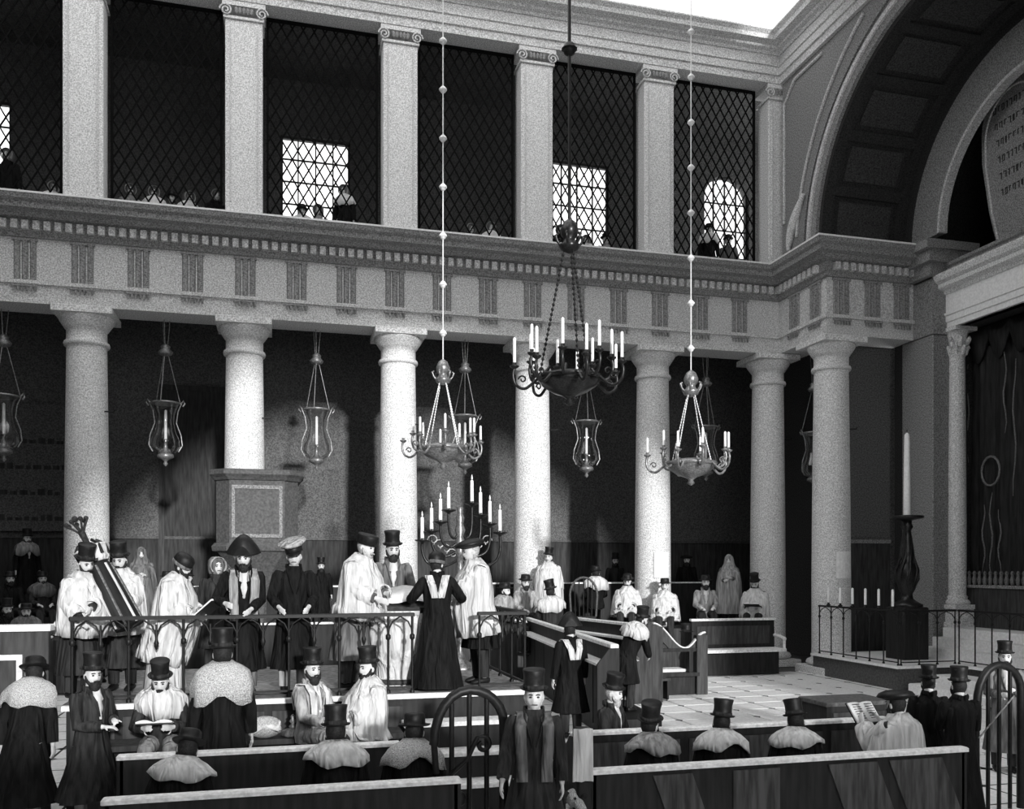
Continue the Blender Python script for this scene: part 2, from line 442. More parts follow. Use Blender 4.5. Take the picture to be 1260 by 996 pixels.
# ---- lattice grilles
def lattice(x0, x1, label):
    root = empty('lattice_grille', ((x0+x1)/2, 23.3, ZP0)); tag(root, label, 'lattice', 'gallery lattice grilles')
    h = ZP1-ZP0; w = (x1-x0)/2
    fr = MB(); fr.box(-w, -w+.05, -.04, .04, 0, h-.01); fr.box(w-.05, w, -.04, .04, 0, h-.01); fr.box(-w+.05, w-.05, -.04, .04, 0, .06); fr.box(-w+.05, w-.05, -.04, .04, h-.07, h-.01)
    fr.build('frame', 'paint', root)
    lt = MB(); sl = 1.75; st = .27; t = .017
    for sgn in (1, -1):
        k0 = -(h/sl+2*w); k = k0
        while k < 2*w+h/sl:
            # line x = -w + k + z/sl*sgn
            za, zb = 0.0, h
            xa = -w+k; xb = xa+sgn*h/sl
            # clip to [-w,w]
            pa, pb = Vector((xa, za)), Vector((xb, zb))
            def clip(p, q_, lim, side):
                fa = (p.x-lim)*side; fb = (q_.x-lim)*side
                if fa < 0 and fb < 0: return None
                if fa < 0: p = p+(q_-p)*(-fa/(fb-fa))
                elif fb < 0: q_ = p+(q_-p)*(fa/(fa-fb))
                return p, q_
            r = clip(pa, pb, -w, 1)
            if r: r = clip(r[0], r[1], w, -1)
            if r and (r[1]-r[0]).length > .05:
                p, q_ = r; d = (q_-p).normalized(); n = Vector((d.y, -d.x))*t; y0 = .012*sgn
                lt.obox(((p.x+q_.x)/2, y0, (p.y+q_.y)/2), ((q_.x-p.x)/2, 0, (q_.y-p.y)/2), (n.x, 0, n.y), (0, .011, 0))
            k += st
    tag(lt.build('lattice_bars', 'paint', root), kind='stuff')
xs = [-8.1]+COLX+[13.95]
LLs = ['black lattice grille at the far left edge of the gallery', 'black lattice grille above the scroll bearers', 'black lattice grille before the large bright window', 'black lattice grille behind the left chandelier cord', 'black lattice grille behind the dark chandelier chain', 'black lattice grille before the arched window']
for i in range(6): lattice(xs[i]+.53, xs[i+1]-.53, LLs[i])

# ---- upper entablature
UP = [(-10.3, 22.75), (13.9, 22.75), (13.9, -3.1)]
ue = empty('trim_7'); tag(ue, 'moulded upper entablature below the bright skylight', kind='structure')
sweep([(-.7, ZP1), (0, ZP1), (0, 16.86), (.05, 16.87), (.05, 17.08), (.09, 17.10), (.09, 17.16), (-.1, 17.16)], UP).build('architrave', 'stone2', ue)
sweep([(-.7, 17.16), (.02, 17.16), (.02, 17.42), (-.7, 17.42)], UP).build('frieze', 'stone2', ue)
sweep([(-.7, 17.42), (.06, 17.42), (.1, 17.48), (.2, 17.52), (.22, 17.58), (.42, 17.62), (.45, 17.72), (.55, 17.80), (.55, 17.84), (-.7, 17.84)], UP).build('cornice', 'stone2', ue)

# ---- east wall with the great arch
AX0, AX1, AYC, AZ, AR = 14.0, 16.6, 16.65, 11.5, 4.35
ew = MB()
ew.box(AX0, AX1, AYC+AR, 22.75, 11.27, 17.8)
ew.box(AX0, AX1, -3.1, AYC-AR, 0, 17.8)
NA = 36
for k in range(NA):
    t0, t1 = PI*k/NA, PI*(k+1)/NA
    ew.prism([(AYC+AR*math.cos(t0), AZ+AR*math.sin(t0)), (AYC+AR*math.cos(t0), 17.8), (AYC+AR*math.cos(t1), 17.8), (AYC+AR*math.cos(t1), AZ+AR*math.sin(t1))], AX0, AX1, lambda u, v, h: (h, u, v))
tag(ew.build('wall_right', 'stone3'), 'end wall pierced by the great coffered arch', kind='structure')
def arc_band(r0, r1, x0, x1, n=40, a0=0.0, a1=PI):
    mb = MB(); rings = []
    for k in range(n+1):
        a = a0+(a1-a0)*k/n; c, s = math.cos(a), math.sin(a)
        rings.append([(x0, AYC+r0*c, AZ+r0*s), (x0, AYC+r1*c, AZ+r1*s), (x1, AYC+r1*c, AZ+r1*s), (x1, AYC+r0*c, AZ+r0*s)])
    return mb.loft(rings, True, True, False)
av = empty('trim_8'); tag(av, 'moulded archivolt of the great arch with coffered soffit', kind='structure')
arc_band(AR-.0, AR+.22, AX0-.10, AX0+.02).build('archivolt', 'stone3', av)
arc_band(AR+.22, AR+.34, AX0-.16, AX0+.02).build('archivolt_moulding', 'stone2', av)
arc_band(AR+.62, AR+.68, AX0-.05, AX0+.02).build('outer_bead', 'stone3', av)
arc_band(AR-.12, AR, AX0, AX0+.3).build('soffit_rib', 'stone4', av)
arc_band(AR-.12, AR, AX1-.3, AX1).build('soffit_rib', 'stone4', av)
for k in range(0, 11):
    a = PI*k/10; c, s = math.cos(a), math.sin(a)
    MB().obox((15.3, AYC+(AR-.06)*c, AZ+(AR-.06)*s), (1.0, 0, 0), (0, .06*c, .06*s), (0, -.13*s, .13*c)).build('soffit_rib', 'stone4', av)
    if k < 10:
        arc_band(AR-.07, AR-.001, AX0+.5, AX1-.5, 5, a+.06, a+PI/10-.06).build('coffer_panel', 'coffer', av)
arc_band(AR-.03, AR-.0005, AX0+.001, AX1-.001).build('soffit_shade_lining', 'stone4', av)  # dark sheet added so the soffit's shade sits in its colour
# spandrel ornament: raised curved panel and a scroll bracket
sp = MB(); pts = []
for k in range(14):
    a = .03+k*.078; r = AR+1.0
    pts.append((AX0-.03, AYC+r*math.cos(a)-.02*k, AZ+r*math.sin(a)+.35))
sp.tube(pts, .05, 6)
pts2 = [(AX0-.03, AYC+AR+1.62, 12.6), (AX0-.03, AYC+AR+1.62, 16.0), (AX0-.03, AYC+AR+1.1, 16.45), (AX0-.03, AYC+AR-.2, 16.45)]
sp.tube(pts2, .045, 6)
sp.build('spandrel_bead', 'stone2', av)
sc_ = MB(); pts = []
for k in range(16):
    t = k/15; pts.append((AX0-.07, AYC+AR+1.35-.75*t**1.6, 11.75+1.3*t))
sc_.tube(pts, [.05+.09*math.sin(PI*k/15) for k in range(16)], 8)
sc_.build('scroll_ornament', 'stone', av)
# inner ring, recess vault and niche walls
rg = empty('trim_9'); tag(rg, 'inner arch ring above the ark', kind='structure')
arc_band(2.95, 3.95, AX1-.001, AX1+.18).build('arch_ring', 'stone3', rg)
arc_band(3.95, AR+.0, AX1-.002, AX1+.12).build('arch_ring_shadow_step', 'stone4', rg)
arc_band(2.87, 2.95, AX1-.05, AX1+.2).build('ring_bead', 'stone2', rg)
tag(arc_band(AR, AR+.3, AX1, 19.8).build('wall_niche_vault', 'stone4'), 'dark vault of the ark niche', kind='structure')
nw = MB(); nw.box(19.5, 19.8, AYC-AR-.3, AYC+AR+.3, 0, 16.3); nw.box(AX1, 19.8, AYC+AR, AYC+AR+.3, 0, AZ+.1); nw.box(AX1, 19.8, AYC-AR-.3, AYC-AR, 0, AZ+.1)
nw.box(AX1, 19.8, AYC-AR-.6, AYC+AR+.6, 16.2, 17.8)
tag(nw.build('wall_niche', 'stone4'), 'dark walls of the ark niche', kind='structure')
# reveal wall between the corner column and the ark pilaster
rv = MB(); rv.box(15.2, AX1, 21.5, 21.8, 0, 8.94)
rv.box(16.5, 17.2, 21.8, YB, 0, 11.0)
tag(rv.build('wall_reveal', 'plaster'), 'plain grey wall between corner column and ark', kind='structure')
tag(MB().box(14.9, 16.55, 21.42, 21.5, .5, 3.5).build('baseboard_right', 'wain'), 'dark wainscot between corner column and ark', kind='structure')
tag(MB().box(14.9, 16.55, 21.38, 21.5, 3.5, 3.6).build('trim_10', 'stone3'), 'moulding topping the wainscot by the ark', kind='structure')
# ark-side pilaster carrying the inner ring, with its entablature block
pr = empty('square_pillar', (AX1, 20.4, 0)); tag(pr, 'tall square grey pillar left of the ark column', 'pillar')
MB().bbox(0, .9, -.6, .6, .5, 8.94, .02).build('shaft', 'stone3', pr)
bk = MB(); bk.box(-.04, 1.0, -.64, .64, 8.94, 9.46); bk.box(-.02, 1.0, -.62, .62, 9.46, 10.44); bk.box(-.35, 1.1, -.9, .95, 10.75, 11.05); bk.box(-.2, 1.1, -.75, .8, 10.44, 10.75); bk.box(-.5, 1.1, -1.0, .95, 11.05, 11.27)
bk.build('entablature_block', 'stone3', pr)


# =================================================================== ARK
PF = .56    # height of the ark footpace
fp = [(13.8, 17.6), (13.8, 20.95), (16.6, 20.95), (19.4, 20.95), (19.4, 12.4), (15.4, 12.4), (15.4, 17.6)]
tag(MB().prism(fp, 0, PF-.06, lambda u, v, h: (u, v, h)).build('trim_11', 'wood3'), 'low wall of the railed ark footpace', kind='structure')
fp2 = [(13.72, 17.52), (13.72, 20.95), (19.4, 20.95), (19.4, 12.4), (15.32, 12.4), (15.32, 17.52)]
tag(MB().prism(fp2, PF-.06, PF, lambda u, v, h: (u, v, h)).build('trim_12', 'ashwhite'), 'pale stone edge of the ark footpace', kind='structure')
steps = empty('ark_steps', (0, 0, 0)); tag(steps, 'white marble steps climbing to the ark', 'steps')
for k in range(3):
    MB().bbox(16.1+.32*k, 19.0, 13.2, 19.62, PF+.24*k, PF+.24*(k+1)-.002, .015).build('step', 'ashwhite', steps)
# white paved steps in front, going down toward the nave
st2 = empty('pavement_steps', (0, 0, 0)); tag(st2, 'broad white steps before the ark railing, at the right edge', 'steps')
MB().bbox(14.6, 15.3, 12.45, 17.45, 0, .36, .02).build('step', 'ashwhite', st2)
MB().bbox(13.95, 14.6, 12.45, 17.45, 0, .18, .02).build('step', 'ashwhite', st2)

ark = empty('torah_ark', (17.3, AYC, 0)); tag(ark, 'tall ark with columns, white entablature and dark embroidered curtain', 'ark')
hw = 3.55; z0 = PF+.72
MB().box(.25, 1.6, -hw+.1, hw-.1, z0, 2.3).build('dado', 'wood2', ark)
fr = MB(); fr.box(.2, .3, -hw+.1, hw-.1, 2.3, 2.38); fr.build('dado_moulding', 'stone3', ark)
for k in range(34):
    y = -hw+.62+k*(2*hw-1.24)/33
    if k == 0: bal0 = MB().lathe([(.03, 2.38), (.05, 2.42), (.06, 2.52), (.03, 2.62), (.05, 2.68), (.02, 2.74)], n=8).build('baluster', 'gilt', ark); bal0.location = (.24, y, 0)
    else: inst(bal0, ark, (.24, y, 0))
MB().box(.24, 1.6, -hw+.05, -hw+.4, z0, 9.1).build('jamb', 'stone4', ark)
MB().box(.24, 1.6, hw-.4, hw-.05, z0, 9.1).build('jamb', 'stone4', ark)
MB().box(.7, 1.6, -hw+.4, hw-.4, 2.3, 9.1).build('back_board', 'velvet', ark)
# curtain with folds
cu = MB(); rows = []
for j in range(9):
    z = 2.4+(8.55-2.4)*j/8; row = []
    for k in range(121):
        y = -hw+.45+(2*hw-.9)*k/120
        x = .48+.07*math.sin(k*.55+.25*math.sin(j*.7))+.035*math.sin(k*1.3+j*.2)
        row.append((x, y, z))
    rows.append(row)
cu.loft(rows, False, False, True, closed=False)
cu.build('curtain', 'velvet', ark)
gl = MB()
for yc_ in (2.35, -2.35, 0):
    for dy, za, zb in ((-.28, 2.7, 4.3), (0, 2.6, 4.75), (.25, 2.7, 4.45), (-.75, 4.6, 8.0), (.8, 5.6, 8.2), (-.45, 6.2, 8.3), (1.15, 3.0, 5.2)):
        gl.tube([(.385, yc_+dy+.05*math.sin(j*1.3+dy*7), za+(zb-za)*j/8) for j in range(9)], [.008+.014*math.sin(PI*j/8) for j in range(9)], 5)
tag(gl.build('curtain_braid', 'gilt', ark), kind='stuff')
sw = MB()
for k in range(9):
    ya = -hw+.45+k*(2*hw-.9)/9; yb = ya+(2*hw-.9)/9
    rings = []
    for j in range(9):
        t = j/8; y = ya+(yb-ya)*t; d = .62*math.sin(PI*t)
        rings.append([(.36, y, 9.05), (.30, y, 9.0-d*.4), (.34, y, 8.75-d), (.40, y, 8.75-d)])
    sw.loft(rings, True, True, True)
sw.build('pelmet_swags', 'velvet', ark)
for (y, z, r) in ((2.35, 5.3, .3), (-2.35, 5.3, .3)):
    MB().tube([(.37, y+r*math.cos(a*.3927), z+1.25*r*math.sin(a*.3927)) for a in range(17)], .03, 6).build('embroidered_wreath', 'gilt', ark)
def ark_col(y):
    MB().bbox(-.32, .32, y-.32, y+.32, z0, 1.75, .02).build('pedestal', 'stone', ark)
    c = MB().box(-.36, .36, y-.36, y+.36, 1.75, 1.86); c.box(-.37, .37, y-.37, y+.37, z0-.0, z0+.12)
    c.build('pedestal_moulding', 'stone', ark)
    MB().lathe([(.30, 1.86), (.33, 1.9), (.30, 1.97), (.25, 2.0), (.27, 2.06), (.235, 2.1)], (0, y, 0), 24).build('column_base', 'stone', ark)
    MB().lathe([(.232, 2.1), (.232, 4), (.22, 6), (.2, 8.35)], (0, y, 0), 28).build('column_shaft', 'stone', ark)
    cp = MB().lathe([(.2, 8.35), (.225, 8.38), (.2, 8.42), (.21, 8.7), (.3, 9.0)], (0, y, 0), 16)
    for row, (zz, rr, n) in enumerate(((8.55, .24, 8), (8.75, .28, 8))):
        for k in range(n):
            a = 2*PI*(k+.5*row)/n
            cp.tube([(rr*.85*math.cos(a), y+rr*.85*math.sin(a), zz-.15), (rr*math.cos(a), y+rr*math.sin(a), zz), (rr*1.2*math.cos(a), y+rr*1.2*math.sin(a), zz+.06), (rr*1.28*math.cos(a), y+rr*1.28*math.sin(a), zz)], [.05, .06, .045, .02], 6)
    cp.box(-.34, .34, y-.34, y+.34, 9.0, 9.1)
    cp.build('column_capital', 'stone', ark)
ark_col(3.1); ark_col(-3.1)
ap = [(1.6, hw+.02-.1), (-.0, hw-.08), (-.0, -hw+.08), (1.6, -hw+.08)]
# entablature of the ark: swept round three sides (travelling so that the outside is on the right)
AP = [(1.6, 3.42), (-.3, 3.42), (-.3, -3.42), (1.6, -3.42)]
AP = AP[::-1]
AP = [(x, y) for x, y in AP]
def asw(prof, nm, m): 
    # outside must be on the right-hand side of travel: travel -Y..+Y along x=-.3 has right = +X, so reverse
    sweep(prof, AP[::-1]).build(nm, m, ark)
asw([(-.3, 9.1), (0, 9.1), (0, 9.24), (.04, 9.25), (.04, 9.40), (.08, 9.42), (.08, 9.48), (-.3, 9.48)], 'ark_architrave', 'ashwhite')
asw([(-.3, 9.48), (.02, 9.48), (.02, 9.98), (-.3, 9.98)], 'ark_frieze', 'ashwhite')
asw([(-.3, 9.98), (.06, 9.98), (.1, 10.06), (.26, 10.12), (.26, 10.22), (.36, 10.28), (.42, 10.40), (.42, 10.44), (-.3, 10.44)], 'ark_cornice', 'stone')
asw([(-.4, 10.44), (.12, 10.44), (.12, 10.62), (.18, 10.66), (.18, 10.74), (-.4, 10.74)], 'ark_blocking_course', 'stone3')
MB().box(-.2, 1.6, -3.35, 3.35, 9.1, 10.7).build('ark_core', 'stone4', ark)

# tablets of the law standing on the ark
def tablet(yc, label):
    root = empty('stone_tablet', (17.3, yc, 10.775)); tag(root, label, 'tablet')
    pts = []
    for k in range(15):
        a = PI*k/14; pts.append((1.0*math.cos(a), 2.9+1.05*math.sin(a)))
    pts += [(-.98, 2.2), (-.75, .9), (-.5, 0), (.5, 0), (.75, .9), (.98, 2.2)]
    MB().prism(pts, -.12, .12, lambda u, v, h: (h, u, v)).build('slab', 'stone3', root)
    rim = MB(); inner = [(u*.86, .2+(v-.2)*.93) for u, v in pts]
    rim.tube([(-.125, u, v) for u, v in inner+inner[:1]], .03, 6); rim.build('rim', 'stone2', root)
    let = MB(); rnd = random.Random(int(yc*10))
    for row in range(6):
        z = 3.25-row*.42; half = .62 - (.05*row)
        y = half
        while y > -half:
            w = .05+.05*rnd.random(); kind = rnd.randrange(4)
            # square strokes of carved characters
            let.box(-.128, -.118, y-w, y, z+.14, z+.165)
            if kind != 1: let.box(-.128, -.118, y-w, y-w+.025, z, z+.15)
            if kind != 2: let.box(-.128, -.118, y-.025, y, z+.04, z+.15)
            if kind == 3: let.box(-.128, -.118, y-w, y, z, z+.025)
            y -= w+.05
    tag(let.build('inscription', 'ink', root), kind='stuff')
tablet(AYC+1.12, 'round-topped stone tablet with carved lines, on top of the ark')
tablet(AYC-1.12, 'second round-topped stone tablet, at the right edge above the ark')

# ---- iron railings with pointed arches
def rail_mesh(pitch, h):
    pts = []
    hh = .24
    a = MB()
    for s in (-1, 1):
        pts = [(s*pitch/2, 0, h-.05-hh), (s*pitch/2*.93, 0, h-.05-hh*.62), (s*pitch/2*.66, 0, h-.05-hh*.26), (0, 0, h-.045)]
        a.tube(pts, .011, 5)
    return a
def railing(name, label, p0, p1, z, h, pitch, post_every=1, group=None, skip_posts=()):
    p0, p1 = Vector(p0), Vector(p1); L = (p1-p0).length; n = max(1, round(L/pitch)); pitch = L/n
    ang = math.atan2(p1.y-p0.y, p1.x-p0.x)
    root = empty(name, (p0.x, p0.y, z), ang); tag(root, label, 'railing', group)
    MB().bbox(-.03, L+.03, -.03, .03, h-.045, h, .01).build('top_rail', 'iron', root)
    MB().box(0, L, -.012, .012, .06, .085).build('bottom_rail', 'iron', root)
    ar = None; po = None; pd = None
    for k in range(n):
        if ar is None: ar = rail_mesh(pitch, h).build('pointed_arch', 'iron', root); ar.location = ((k+.5)*pitch, 0, 0)
        else: inst(ar, root, ((k+.5)*pitch, 0, 0))
    for k in range(n+1):
        if k in skip_posts: continue
        if k % post_every == 0 or k == n:
            if po is None:
                po = MB().tube([(0, 0, 0), (0, 0, h-.04)], .016, 6)
                po.lathe([(.016, h-.34), (.032, h-.32), (.032, h-.28), (.016, h-.26)], n=8); po.lathe([(.03, 0), (.03, .03), (.016, .05)], n=8)
                po = po.build('post', 'iron', root); po.location = (k*pitch, 0, 0)
            else: inst(po, root, (k*pitch, 0, 0))
        else:
            if pd is None:
                pd = MB().lathe([(.004, h-.40), (.022, h-.36), (.03, h-.32), (.016, h-.28), (.012, h-.1)], n=8).build('pendant', 'iron', root); pd.location = (k*pitch, 0, 0)
            else: inst(pd, root, (k*pitch, 0, 0))
    return root
RH = 1.28
railing('ark_railing', 'iron ark railing running back to the corner column, topped with candles', (13.86, 20.75), (13.86, 17.66), PF, RH, .52)
railing('ark_railing', 'short iron ark railing facing the benches, below the great candle', (13.92, 17.64), (15.4, 17.64), PF, RH, .5)
railing('ark_railing', 'iron ark railing before the white marble steps', (15.46, 17.58), (15.46, 12.6), PF, RH, .5)
# candles on the ark rail
for k in range(6):
    y = 20.35-k*.5
    c = empty('rail_candle', (13.86, y, PF+RH+.001))
    tag(c, 'small white candle on the ark rail, ' + ('nearest the corner column', 'second from the corner column', 'third from the corner column', 'third from the great candlestick', 'second from the great candlestick', 'nearest the great candlestick')[k], 'candle', 'candles on the ark rail')
    MB().lathe([(.05, 0), (.06, .02), (.03, .04), (.03, .08)], n=8).build('holder', 'iron', c)
    MB().lathe([(.032, .08), (.03, .46), (.008, .48)], n=8).build('wax_stick', 'candle', c)

# ---- great candlestick beside the ark
gc = on_y(1116, 19.0); gx = gc.x
g = empty('great_candlestick', (gx, 19.0, PF)); tag(g, 'towering dark bronze candlestick holding one very tall candle', 'candlestick')
MB().bbox(-.36, .36, -.36, .36, 0, 1.29, .03).build('pedestal', 'wood', g)
gz = lambda z: 1.29+(z-1.35)*.81
gp = [(.36, 1.35), (.38, 1.42), (.26, 1.5), (.15, 1.6), (.13, 1.75), (.2, 1.9), (.25, 2.15), (.26, 2.4), (.2, 2.62), (.14, 2.75), (.17, 2.95), (.15, 3.2), (.11, 3.55), (.095, 3.7), (.15, 3.8), (.11, 3.9), (.12, 4.0), (.08, 4.02)]
MB().lathe([(r_, gz(z_)) for r_, z_ in gp], n=20).build('stem', 'bronze', g)
orn = MB()
for k in range(8):
    a = k*PI/4; r0 = .26
    orn.tube([(r_*r0*math.cos(a+t_), r_*r0*math.sin(a+t_), gz(z_)) for r_, t_, z_ in ((.6, 0, 1.9), (1, .2, 2.2), (1.02, .4, 2.5), (.6, .7, 2.9), (.5, 1, 3.3))], [.02, .035, .035, .025, .015], 6)
tag(orn.build('stem_ornament', 'bronze', g), kind='stuff')
MB().lathe([(.08, gz(3.98)), (.2, gz(4.02)), (.38, gz(4.06)), (.40, gz(4.13)), (.34, gz(4.15)), (.08, gz(4.12))], n=20).build('drip_pan', 'bronze', g)
MB().lathe([(.085, gz(4.12)), (.08, 4.4), (.065, 5.5), (.055, 5.58), (.015, 5.62)], n=12).build('tall_candle', 'candle', g)
MB().tube([(0, 0, 5.6), (.005, 0, 5.7)], .012, 5).build('wick', 'iron', g)

# =================================================================== CHANDELIERS
def s_arm(r, rise):
    return [(0.0, 0, 0), (.22*r, 0, -.16*rise), (.58*r, 0, -.34*rise), (.92*r, 0, -.22*rise), (1.03*r, 0, .06*rise), (.97*r, 0, .26*rise)]
def chandelier(x, y, z, R, n, label, metal, ztop, chain_metal, big=False):
    root = empty('chandelier', (x, y, z)); tag(root, label, 'chandelier', 'chandeliers')
    k = R
    MB().lathe([(.02, -.52*k), (.09*k, -.47*k), (.05*k, -.40*k), (.13*k, -.34*k), (.3*k, -.28*k), (.5*k, -.15*k), (.56*k, -.02*k), (.5*k, .04*k), (.35*k, .08*k), (.2*k, .1*k), (.0, .1*k)], n=28).build('bowl', metal, root)
    MB().lathe([(.575*k, -.06*k), (.60*k, -.03*k), (.6*k, 0), (.575*k, .02*k)], n=28).build('bowl_rim', metal, root)
    arm0 = cup0 = can0 = None
    for i in range(n):
        a = 2*PI*i/n+.2
        up = (i % 2)*.16*k if big else (i % 2)*.10*k
        r0 = .55*k if i % 2 == 0 else .4*k
        if arm0 is None or (i == 1):
            m = MB(); pts = [(r0+q_[0], q_[1], q_[2]) for q_ in s_arm(.46*k if i % 2 == 0 else .38*k, .62*k)]
            m.tube(crv(pts, 5), .028*k, 7)
            pt = []
            for j in range(12):
                t = j*.6; rr = .075*k*(1-j/16); pt.append((r0+.30*k+rr*math.cos(t), 0, -.04*k+rr*math.sin(t)))
            m.tube(pt, .016*k, 5)
            tip = pts[-1]
            am = m.build('arm', metal, root); src_a = am
            cm = MB().lathe([(.02*k, -.02*k), (.05*k, 0), (.085*k, .03*k), (.085*k, .045*k), (.03*k, .05*k), (.04*k, .10*k), (.02*k, .1*k)], (tip[0], 0, tip[2]), 10).build('drip_cup', metal, am)
            nm = MB().lathe([(.03*k, .09*k), (.028*k, (.54 if big else .43)*k), (.006*k, (.56 if big else .45)*k)], (tip[0], 0, tip[2]), 8).build('candle', 'candle', am)
            if i == 0: arm0 = (am, cm, nm)
            else: arm1 = (am, cm, nm)
            am.location = (0, 0, up); am.rotation_euler = (0, 0, a)
        else:
            s_ = arm0 if i % 2 == 0 else arm1
            am = inst(s_[0], root, (0, 0, up), (0, 0, a))
            inst(s_[1], am); inst(s_[2], am)
    hz = 2.35*R if big else 1.62*R
    # chains from the rim to the crown
    for j in range(3 if big else 4):
        a = 2*PI*j/(3 if big else 4)+(.9 if big else .5); L = []
        p = Vector((.55*k*math.cos(a), .55*k*math.sin(a), 0)); q_ = Vector((.09*k*math.cos(a), .09*k*math.sin(a), hz))
        c = MB(); c.tube([p, q_], .010*R if big else .007, 5)
        m_ = 26
        for t in range(m_):
            cc = p+(q_-p)*(t+.5)/m_; c.sphere(cc, (.026*R+.004, .026*R+.004, .035*R) if big else (.014, .014, .022), 6, 4)
        c.build('chain', chain_metal, root)
    cr = MB().lathe([(.03*k, hz-.1*k), (.16*k, hz-.04*k), (.2*k, hz+.04*k), (.12*k, hz+.1*k), (.1*k, hz+.16*k), (.15*k, hz+.22*k), (.17*k, hz+.32*k), (.11*k, hz+.46*k), (.03*k, hz+.52*k)], n=14)
    for j in range(6):
        a = PI*j/3; cr.tube([(.14*k*math.cos(a), .14*k*math.sin(a), hz), (.23*k*math.cos(a), .23*k*math.sin(a), hz+.1*k), (.27*k*math.cos(a), .27*k*math.sin(a), hz+.2*k), (.22*k*math.cos(a), .22*k*math.sin(a), hz+.22*k)], .025*k, 5)
    cr.build('crown', metal if not big else 'bronze', root)
    top = ztop-z
    MB().tube([(0, 0, hz+.5*k), (0, 0, top)], .035 if big else .012, 6).build('suspension_rod', chain_metal, root)
    zb = hz+1.15; ball0 = None; j = 0
    gap = 4.1 if big else .92
    zb = hz + (gap*.95 if big else .9)
    while zb < top:
        if ball0 is None:
            b = .13 if big else .062
            bm_ = MB().lathe([(.02, -b*1.1), (b*.8, -b*.7), (b, 0), (b*.8, b*.7), (.02, b*1.1)], n=10)
            bm_.lathe([(b*1.1, -.02), (b*1.25, 0), (b*1.1, .02), (b*.9, 0)], n=10)
            ball0 = bm_.build('bead', chain_metal, root); ball0.location = (0, 0, zb)
        else: inst(ball0, root, (0, 0, zb))
        zb += gap
CY = AYC
chandelier(5.55, CY, 6.55, 1.08, 14, 'large dark bronze chandelier hanging from a thick dark chain', 'bronze', 17.8, 'iron', True)
chandelier(3.04, CY, 5.08, .78, 10, 'brass chandelier on a pale beaded cord, above the reading desk', 'brass', 17.8, 'ashwhite')
chandelier(8.15, CY, 4.95, .88, 10, 'brass chandelier on a pale beaded cord, right of the dark chandelier', 'brass', 17.8, 'ashwhite')

# ---- hanging glass lamps in the bays
def lamp(x, y, z, label, sc=1.0):
    root = empty('hanging_lamp', (x, y, z), 0, sc); tag(root, label, 'lamp', 'hanging glass lamps')
    prof = [(.34, 1.32), (.30, 1.28), (.22, 1.05), (.205, .85), (.26, .62), (.34, .42), (.35, .26), (.26, .12), (.16, .06)]
    MB().lathe(prof, n=22).build('glass_bowl', 'glass', root)
    MB().lathe([(.33, 1.31), (.36, 1.33), (.33, 1.36)], n=22).build('lip_ring', 'brass', root)
    MB().lathe([(.01, -.22), (.06, -.16), (.03, -.1), (.1, -.05), (.2, 0), (.19, .06), (.1, .12), (.05, .2), (.04, .4), (.07, .42), (.04, .45)], n=14).build('foot', 'brass', root)
    MB().lathe([(.035, .45), (.035, 1.15), (.01, 1.18)], n=8).build('candle', 'candle', root)
    br = MB()
    for j in range(2):
        s = -1 if j == 0 else 1
        br.tube([(s*.36, 0, 1.34), (s*.42, 0, 1.42), (s*.45, 0, 1.34), (s*.40, 0, 1.27)], .02, 5)
        br.tube([(s*.3, 0, .14), (s*.39, 0, .3), (s*.36, 0, .55), (s*.25, 0, .85), (s*.29, 0, 1.15), (s*.37, 0, 1.34)], .018, 5)
    br.build('bracket', 'brass', root)
    for j in range(3):
        a = 2*PI*j/3+.3
        MB().tube([(.35*math.cos(a), .35*math.sin(a), 1.34), (.06*math.cos(a), .06*math.sin(a), 2.55)], .012, 5).build('chain', 'brass', root)
        MB().tube([(.04*math.cos(a), .04*math.sin(a), 2.68), (.1*math.cos(a), .1*math.sin(a), (8.935-z)/sc)], .010, 5).build('cord', 'brass', root)
    MB().lathe([(.03, 2.5), (.15, 2.54), (.18, 2.6), (.1, 2.68), (.12, 2.74), (.04, 2.8)], n=12).build('smoke_cap', 'brass', root)
LP = [(-6.25, 'glass hanging lamp cut by the left edge'), (-2.65, 'glass hanging lamp left of the pulpit'), (1.0, 'glass hanging lamp above the pulpit, right of its column'), (4.9, 'faint glass hanging lamp behind the left brass chandelier'), (8.35, 'glass hanging lamp below right of the dark chandelier'), (12.0, 'glass hanging lamp half hidden by the right brass chandelier')]
for x, l in LP: lamp(x, 23.55, 5.55, l)
lamp(14.75, 22.35, 5.3, 'glass hanging lamp between the two corner columns')

# =================================================================== PULPIT
pu = empty('pulpit', (-.42, 21.7, -.42)); tag(pu, 'panelled wooden pulpit on a tapering stem before a column', 'pulpit')
def octo(w, d, c, z): return [(-w+c, -d, z), (w-c, -d, z), (w, -d+c, z), (w, d-c, z), (w-c, d, z), (-w+c, d, z), (-w, d-c, z), (-w, -d+c, z)]
MB().loft([octo(.16, .16, .05, .43), octo(.2, .2, .06, 2.5), octo(.55, .5, .2, 3.2), octo(.9, .72, .3, 3.62)], True, True, False).build('tapering_stem', 'wood3', pu)
b = MB(); b2 = MB(); b.loft([octo(.98, .8, .32, 3.62), octo(1.0, .82, .33, 3.72), octo(.94, .76, .31, 3.8)], True, True, False); b2.loft([octo(.94, .76, .31, 5.22), octo(.98, .8, .32, 5.28), octo(1.04, .86, .33, 5.34), octo(1.04, .86, .33, 5.44), octo(.98, .8, .32, 5.46)], True, True, False)
b.build('base_moulding', 'wood3', pu); b2.build('top_moulding', 'wood3', pu)
MB().loft([octo(.9, .72, .3, 3.8), octo(.9, .72, .3, 5.22)], True, True, False).build('body', 'wood3', pu)
fp_ = MB(); w = .55
